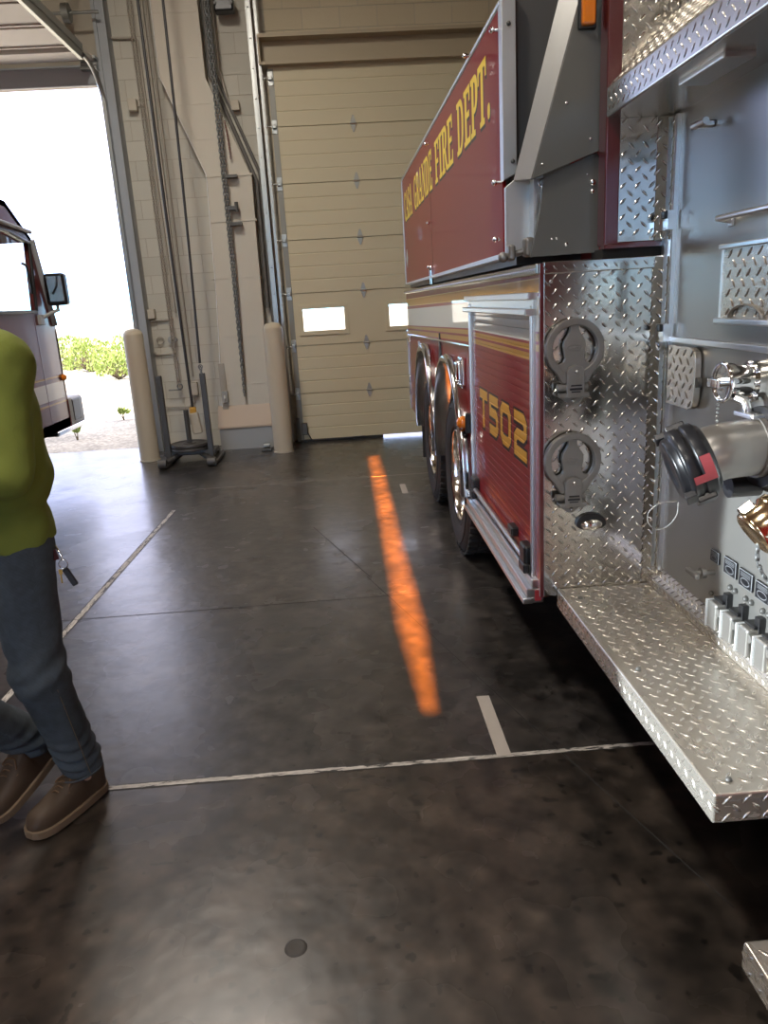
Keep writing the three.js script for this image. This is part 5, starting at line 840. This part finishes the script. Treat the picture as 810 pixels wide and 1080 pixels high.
{
  const fw = V(-0.5, 0, 0.86).normalize(), rt = V(-0.86, 0, -0.5).normalize(), up = V(0, 1, 0);
  const pel = V(-1.125, 0.98, -2.31), off = (o, f, r, u) => o.clone().addScaledVector(fw, f).addScaledVector(rt, r).addScaledVector(up, u);
  const lHip = V(-1.035, 0.92, -2.25), lKnee = V(-1.02, 0.535, -2.21), lAnk = V(-0.985, 0.10, -2.31);
  const rHip = V(-1.22, 0.92, -2.36), rKnee = V(-1.31, 0.52, -2.13), rAnk = V(-1.145, 0.205, -2.36);
  const chest = V(-1.10, 1.33, -2.30), neck = V(-1.115, 1.60, -2.28), head = V(-1.15, 1.78, -2.23);
  const lSh = V(-0.945, 1.495, -2.19), rSh = V(-1.255, 1.495, -2.37), lEl = off(lSh, 0.07, -0.035, -0.30), lWr = off(lEl, 0.22, 0.06, -0.03), rEl = off(rSh, -0.08, 0.05, -0.29), rWr = off(rEl, 0.12, 0.03, -0.22);
  const t = thing('person', 'person in lime green shirt, blue jeans and brown shoes striding across the floor', 'person', [-1.03, 0, -2.25]);
  const hand = (w, dir, palmN, side) => { const o = [], e = w.clone().addScaledVector(dir, 0.085), s = dir.clone().cross(palmN).normalize(); o.push({ a: w.clone().addScaledVector(dir, 0.01), b: e, r: 0.027, r2: 0.034, flat: palmN, fk: 1.8, k: 0.02 });
    [[-0.03, 0.068], [-0.01, 0.078], [0.01, 0.073], [0.029, 0.058]].forEach(([q, L]) => { const b0 = e.clone().addScaledVector(s, q), m1 = b0.clone().addScaledVector(dir, L * 0.55).addScaledVector(palmN, 0.008), m2 = m1.clone().addScaledVector(dir, L * 0.4).addScaledVector(palmN, 0.022); o.push({ a: b0, b: m1, r: 0.0095, r2: 0.0088, k: 0.006 }, { a: m1, b: m2, r: 0.0088, r2: 0.0075, k: 0.006 }); });
    const th = w.clone().addScaledVector(dir, 0.03).addScaledVector(s, -0.032 * side), t1 = th.clone().addScaledVector(dir, 0.035).addScaledVector(s, -0.028 * side).addScaledVector(palmN, 0.012), t2 = t1.clone().addScaledVector(dir, 0.03).addScaledVector(palmN, 0.012); o.push({ a: th, b: t1, r: 0.0125, r2: 0.0105, k: 0.01 }, { a: t1, b: t2, r: 0.0105, r2: 0.0085, k: 0.006 }); return o; };
  const lDir = lWr.clone().sub(lEl).normalize(), rDir = rWr.clone().sub(rEl).normalize(), inL = rt.clone(), inR = rt.clone().negate();
  const body = [
    { a: pel, b: off(pel, 0, 0, 0.18), r: 0.125, flat: fw, fk: 1.2 }, { a: off(chest, 0, 0.06, -0.1), b: off(chest, 0, 0.06, 0.1), r: 0.12 }, { a: off(chest, 0, -0.06, -0.1), b: off(chest, 0, -0.06, 0.1), r: 0.12 },
    { a: lSh, b: lEl, r: 0.046, r2: 0.04 }, { a: lEl, b: lWr, r: 0.04, r2: 0.027 }, { a: rSh, b: rEl, r: 0.046, r2: 0.04 }, { a: rEl, b: rWr, r: 0.04, r2: 0.027 },
    { a: off(chest, 0, 0, 0.2), b: neck, r: 0.07, r2: 0.056 }, { a: neck, b: off(neck, 0.02, 0, 0.08), r: 0.055, r2: 0.055 },
    { a: lHip, b: lKnee, r: 0.075, r2: 0.05 }, { a: lKnee, b: lAnk, r: 0.05, r2: 0.02 }, { a: rHip, b: rKnee, r: 0.075, r2: 0.05 }, { a: rKnee, b: rAnk, r: 0.05, r2: 0.02 },
    { a: lAnk, b: off(lAnk, 0.13, 0, -0.055), r: 0.02, r2: 0.02 }, { a: rAnk, b: off(rAnk, 0.10, 0, -0.09), r: 0.02, r2: 0.02 },
  ];
  const face3 = [
    { a: off(head, -0.02, 0, 0.015), b: off(head, 0.02, 0, 0.03), r: 0.092, r2: 0.088, k: 0.03 }, { a: off(head, 0.035, 0, -0.03), b: off(head, 0.055, 0, -0.085), r: 0.068, r2: 0.042, k: 0.03 }, { a: off(neck, 0.015, 0, 0.0), b: off(head, -0.01, 0, -0.06), r: 0.056, r2: 0.06, k: 0.03 },
    { a: off(head, 0.106, 0, 0.02), b: off(head, 0.124, 0, -0.022), r: 0.009, r2: 0.013, k: 0.012 }, { a: off(head, 0.09, 0.03, 0.035), b: off(head, 0.09, -0.03, 0.035), r: 0.022, k: 0.02 },
    { a: off(head, 0.088, 0.018, -0.062), b: off(head, 0.088, -0.018, -0.062), r: 0.011, k: 0.008 }, { a: off(head, 0.085, 0.014, -0.077), b: off(head, 0.085, -0.014, -0.077), r: 0.011, k: 0.008 },
    { a: off(head, -0.005, 0.09, 0.02), b: off(head, -0.01, 0.092, -0.03), r: 0.014, r2: 0.01, k: 0.01 }, { a: off(head, -0.005, -0.09, 0.02), b: off(head, -0.01, -0.092, -0.03), r: 0.014, r2: 0.01, k: 0.01 },
  ];
  obj('skin', [field(body, V(-1.13, 0.83, -2.26), 0.88, 132, 0.05), field(face3, head.clone(), 0.2, 96, 0.02), field([...hand(lWr, lDir, inL, 1), { a: lWr.clone().addScaledVector(lDir, -0.05), b: lWr.clone().addScaledVector(lDir, 0.01), r: 0.028, k: 0.02 }], lWr.clone().addScaledVector(lDir, 0.08), 0.15, 84, 0.01), field([...hand(rWr, rDir, inR, -1), { a: rWr.clone().addScaledVector(rDir, -0.05), b: rWr.clone().addScaledVector(rDir, 0.01), r: 0.028, k: 0.02 }], rWr.clone().addScaledVector(rDir, 0.08), 0.15, 84, 0.01)], M.skin, t);
  const nz = (x, y, z, f) => Math.sin(x * f + 1.3 * Math.sin(y * f * 0.7)) * Math.sin(y * f * 0.9 + 2) * Math.sin(z * f + 0.7 * Math.sin(y * f));
  // shirt, hem hanging over the belt
  const hemY = (x, z) => 0.955 + 0.10 * ((x + 0.885) * 0.5 + (z + 2.2) * -0.2) + 0.006 * Math.sin(40 * x);
  const shirt = field([
    { a: off(pel, 0, 0.05, -0.12), b: off(pel, 0, 0.04, 0.16), r: 0.150, r2: 0.145, flat: fw, fk: 1.1 }, { a: off(pel, 0, -0.06, -0.12), b: off(pel, 0, -0.05, 0.16), r: 0.150, r2: 0.145, flat: fw, fk: 1.1 },
    { a: off(chest, 0, 0.065, -0.15), b: off(chest, 0, 0.075, 0.12), r: 0.138, r2: 0.13 }, { a: off(chest, 0, -0.065, -0.15), b: off(chest, 0, -0.075, 0.12), r: 0.138, r2: 0.13 },
    { a: off(chest, -0.01, 0, 0.2), b: off(neck, -0.01, 0, -0.045), r: 0.095, r2: 0.072 }, { a: off(neck, 0, 0, -0.05), b: lSh, r: 0.075, r2: 0.07 }, { a: off(neck, 0, 0, -0.05), b: rSh, r: 0.075, r2: 0.07 },
    { a: lSh, b: lEl, r: 0.072, r2: 0.062, k: 0.045 }, { a: lEl, b: lWr.clone().addScaledVector(lDir, -0.01), r: 0.06, r2: 0.042, k: 0.03 }, { a: rSh, b: rEl, r: 0.072, r2: 0.062, k: 0.045 }, { a: rEl, b: rWr.clone().addScaledVector(rDir, -0.01), r: 0.06, r2: 0.042, k: 0.03 },
  ], V(-1.12, 1.26, -2.24), 0.44, 116, 0.07, (d, x, y, z) => Math.max(d + 0.005 * nz(x, y, z, 24) + 0.0038 * Math.sin(y * 34 + 26 * x + 5 * Math.sin(z * 14)) * Math.exp(-Math.max(0, y - 1.05) * 3) + 0.002 * nz(z, x, y, 60) - 0.006 * Math.exp(-(((y - 1.0) / 0.035) ** 2)) + 0.007 * Math.exp(-(((y - 1.065) / 0.02) ** 2)), y < 1.05 ? hemY(x, z) - y : -1));
  obj('shirt', shirt, M.shirt, t);
  const collar = new THREE.TorusGeometry(0.068, 0.011, 8, 30); collar.rotateX(Math.PI / 2 + 0.12); collar.translate(neck.x, neck.y + 0.005, neck.z); obj('collar', collar, M.shirt, t);
  const fold = (d, x, y, z) => { const low = Math.exp(-(((y - 0.2) / 0.09) ** 2)), kn = Math.exp(-(((y - 0.56) / 0.09) ** 2)); return d + 0.006 * low * Math.sin(y * 120 + x * 30 + 3 * Math.sin(z * 25)) + 0.004 * kn * Math.sin(y * 75 - x * 40 + 2 * Math.sin(z * 20)) + 0.0022 * nz(x, y, z, 34); };
  const jeans = field([
    { a: off(pel, -0.01, 0.06, -0.03), b: off(pel, 0, 0.05, 0.05), r: 0.130, flat: fw, fk: 1.1 }, { a: off(pel, -0.01, -0.06, -0.03), b: off(pel, 0, -0.05, 0.05), r: 0.130, flat: fw, fk: 1.1 },
    { a: lHip, b: lKnee, r: 0.104, r2: 0.08, k: 0.04 }, { a: lKnee, b: off(lAnk, 0.0, 0, 0.06), r: 0.080, r2: 0.066, k: 0.03 },
    { a: rHip, b: rKnee, r: 0.104, r2: 0.08, k: 0.04 }, { a: rKnee, b: rAnk.clone().add(V(-0.01, 0.03, 0.01)), r: 0.080, r2: 0.066, k: 0.03 },
  ], V(-1.13, 0.62, -2.26), 0.58, 150, 0.06, (d, x, y, z) => { let q = fold(d, x, y, z); const dl = (x - lAnk.x) ** 2 + (z - lAnk.z) ** 2, dr = (x - rAnk.x) ** 2 + (z - rAnk.z) ** 2; if (dl <= dr && y < 0.3) q = Math.max(q, 0.112 + 0.16 * (x + 0.985) - y); if (dr < dl && y < 0.4) { const u = rAnk.clone().sub(rKnee).normalize(); q = Math.max(q, (x - rAnk.x) * u.x + (y - rAnk.y) * u.y + (z - rAnk.z) * u.z - 0.03); } return q; });
  const jm = obj('jeans', jeans, M.denim, t);
  // out-seam stitching and the hem band of the near leg
  const seamPts = [], lr = rt.clone().multiplyScalar(-1); for (let i = 0; i <= 12; i++) { const k = i / 12, a = k < 0.48 ? lHip.clone().lerp(lKnee, k / 0.48) : lKnee.clone().lerp(lAnk, (k - 0.48) / 0.56), r = k < 0.48 ? 0.104 - 0.024 * k / 0.48 : 0.080 - 0.016 * (k - 0.48) / 0.52; seamPts.push(a.addScaledVector(lr, r - 0.0005).addScaledVector(fw, 0.012)); }
  obj('stitching', tube(seamPts.slice(6), 0.0013, 60, 5), M.stitch, jm);
  const cuff = new THREE.TorusGeometry(0.069, 0.0035, 6, 40); cuff.rotateX(Math.PI / 2); cuff.rotateZ(0.16); cuff.translate(lAnk.x - 0.001, 0.124, lAnk.z + 0.004); obj('hem', cuff, std({ color: lin(0.05, 0.06, 0.075), roughness: 0.9 }), jm);
  // shoes: lofted upper, moc seam, laces, sole
  function shoe(heel, toe, tilt) {
    const L = 0.305, dir = toe.clone().sub(heel).normalize(), q = new THREE.Matrix4(), s = dir.clone().cross(up).normalize(), u2 = s.clone().cross(dir).normalize(); q.makeBasis(dir, u2, s); q.setPosition(heel);
    const half = (k) => (0.037 + 0.016 * Math.sin(Math.min(1, k * 1.3) * Math.PI * 0.6)) * (k > 0.74 ? Math.sqrt(Math.max(0.03, 1 - ((k - 0.74) / 0.265) ** 2.4)) : 1) * (k < 0.12 ? Math.sqrt(Math.max(0.15, 1 - ((0.12 - k) / 0.13) ** 2)) : 1);
    const out = []; for (let i = 0; i <= 40; i++) { const k = i / 40; out.push([k * L, half(k) + 0.004]); } for (let i = 40; i >= 0; i--) { const k = i / 40; out.push([k * L, -half(k) - 0.004]); }
    const so = ext(poly(out), 0.02, 0.004); so.rotateX(-Math.PI / 2); so.translate(0, 0.006, 0); so.applyMatrix4(q);
    const nI = 48, nJ = 24, P = [], I = [];
    const top = (k) => (k < 0.36 ? 0.132 - 0.018 * (k / 0.36) ** 2 : 0.114 - 0.058 * Math.sin(Math.min(1, (k - 0.36) / 0.52) * Math.PI / 2)) * (k > 0.86 ? Math.sqrt(Math.max(0.08, 1 - ((k - 0.86) / 0.143) ** 2.2)) : 1);
    for (let i = 0; i <= nI; i++) { const k = i / nI, w = half(k) * 0.985, h = top(k); for (let j = 0; j <= nJ; j++) { const a = j / nJ * Math.PI, c = Math.cos(a), sn = Math.sin(a), e = 0.62; P.push(k * L * 0.985 + 0.003, 0.024 + h * Math.pow(sn, e), w * Math.sign(c) * Math.pow(Math.abs(c), 0.7) * (k < 0.35 ? 1 - 0.22 * sn : 1)); } }
    for (let i = 0; i < nI; i++) for (let j = 0; j < nJ; j++) { const a = i * (nJ + 1) + j; I.push(a, a + nJ + 1, a + 1, a + 1, a + nJ + 1, a + nJ + 2); }
    const g = new THREE.BufferGeometry(); g.setAttribute('position', new THREE.Float32BufferAttribute(P, 3)); g.setIndex(I); g.computeVertexNormals();
    const capg = (k) => { const w = half(k) * 0.985, h = top(k), p = []; for (let j = 0; j < nJ; j++) for (const [jj, r] of [[j, 1], [j + 1, 1], [0, 0]]) { const a = jj / nJ * Math.PI, c = Math.cos(a), sn = Math.sin(a); p.push(k * L * 0.985 + 0.003, r ? 0.024 + h * Math.pow(sn, 0.62) : 0.024, r ? w * Math.sign(c) * Math.pow(Math.abs(c), 0.7) * (k < 0.35 ? 1 - 0.22 * sn : 1) : 0); } const b = new THREE.BufferGeometry(); b.setAttribute('position', new THREE.Float32BufferAttribute(p, 3)); b.computeVertexNormals(); return b; };
    const up1 = merge([boxUV(g), boxUV(capg(0)), boxUV(capg(1))]); up1.applyMatrix4(q);
    const ck = 0.17 * L, col = lathe([[0.05, 0.03], [0.052, 0.10], [0.05, 0.15], [0.053, 0.158], [0.048, 0.162], [0.044, 0.155], [0.044, 0.05]], 28); col.scale(1.12, 1, 0.9); col.translate(ck, 0, 0); col.applyMatrix4(q);
    const sh = obj('shoe', up1, M.leather, t); obj('ankle_collar', col, M.leather, sh); obj('sole', so, M.sole, sh);
    const seam = []; for (let i = 0; i <= 20; i++) { const a = -1 + 2 * i / 20, k = 0.90 - 0.36 * a * a; seam.push(V(k * L, 0.024 + top(k) * (0.80 + 0.05 * (1 - a * a)), a * half(k) * 0.74)); }
    const sg = tube(seam, 0.0028, 40, 6); sg.applyMatrix4(q); obj('moc_seam', sg, M.lace, sh);
    const lc = []; for (let i = 0; i < 4; i++) { const k = 0.44 + i * 0.055, y = 0.024 + top(k) + 0.001, w = 0.024 - i * 0.001; lc.push(tube([V(k * L, y - 0.010, -w), V(k * L + 0.003, y + 0.002, 0), V(k * L + 0.006, y - 0.010, w)], 0.003, 12, 6)); }
    lc.push(tube([V(0.42 * L, 0.112, 0), V(0.46 * L, 0.122, 0.02), V(0.52 * L, 0.105, 0.034), V(0.47 * L, 0.11, 0.01)], 0.003, 16, 6), tube([V(0.42 * L, 0.112, 0), V(0.46 * L, 0.122, -0.02), V(0.52 * L, 0.105, -0.034), V(0.47 * L, 0.11, -0.01)], 0.003, 16, 6));
    const lg = merge(lc); lg.applyMatrix4(q); obj('laces', lg, M.lace, sh);
  }
  shoe(V(-0.955, 0.004, -2.385), V(-1.105, 0.004, -2.12));
  shoe(V(-1.115, 0.135, -2.435), V(-1.245, 0.03, -2.20));
  obj('hair', field([{ a: off(head, -0.025, 0, 0.03), b: off(head, 0.0, 0, 0.052), r: 0.097, r2: 0.09 }, { a: off(head, -0.05, 0, -0.02), b: off(head, -0.045, 0, 0.02), r: 0.075 }], head.clone(), 0.18, 64, 0.03, (d, x, y, z) => { const f = (x - head.x) * fw.x + (z - head.z) * fw.z; return Math.max(d, f - 0.055 - 0.3 * (y - head.y - 0.05), head.y - 0.075 - y); }), M.hair, t);
  for (const s of [1, -1]) { const ep = off(head, 0.094, s * 0.031, 0.006); obj('eye', tf(new THREE.SphereGeometry(0.0115, 16, 12), ep.x, ep.y, ep.z), M.white, t); const ip = off(head, 0.1035, s * 0.031, 0.006); obj('iris', tf(new THREE.SphereGeometry(0.0045, 10, 8), ip.x, ip.y, ip.z), M.hair, t); }
  const belt = new THREE.TorusGeometry(0.15, 0.012, 6, 40); 
  // keys on a belt clip, a thing of its own
  const k = thing('key_ring', 'black key fob and brass keys hanging from the walking person\'s belt', 'keys', [-0.89, 0.86, -2.2]);
  obj('ring', [tf(new THREE.TorusGeometry(0.014, 0.0018, 6, 24), -0.888, 0.893, -2.2), tube([V(-0.905, 0.95, -2.21), V(-0.893, 0.93, -2.2), V(-0.889, 0.905, -2.2)], 0.003, 12, 6)], M.chrome, k);
  obj('fob', tf(new RoundedBoxGeometry(0.02, 0.062, 0.011, 3, 0.005), -0.871, 0.852, -2.195, 0, 0, 0.42), M.black, k);
  obj('key', [tf(new RoundedBoxGeometry(0.012, 0.016, 0.002, 1, 0.0008), -0.896, 0.872, -2.19), tf(new RoundedBoxGeometry(0.005, 0.03, 0.002, 1, 0.0008), -0.897, 0.85, -2.19)], M.gold, k);
  k.position.x -= 0.018; k.position.y -= 0.018; k.position.z -= 0.06; // hangs against the hip
  obj('strap', tf(new RoundedBoxGeometry(0.018, 0.034, 0.004, 1, 0.001), -0.908, 0.925, -2.2, 0, 0, 0.2), std({ color: lin(0.07, 0.012, 0.015), roughness: 0.7 }), k);
}

renderer.render(scene, camera);
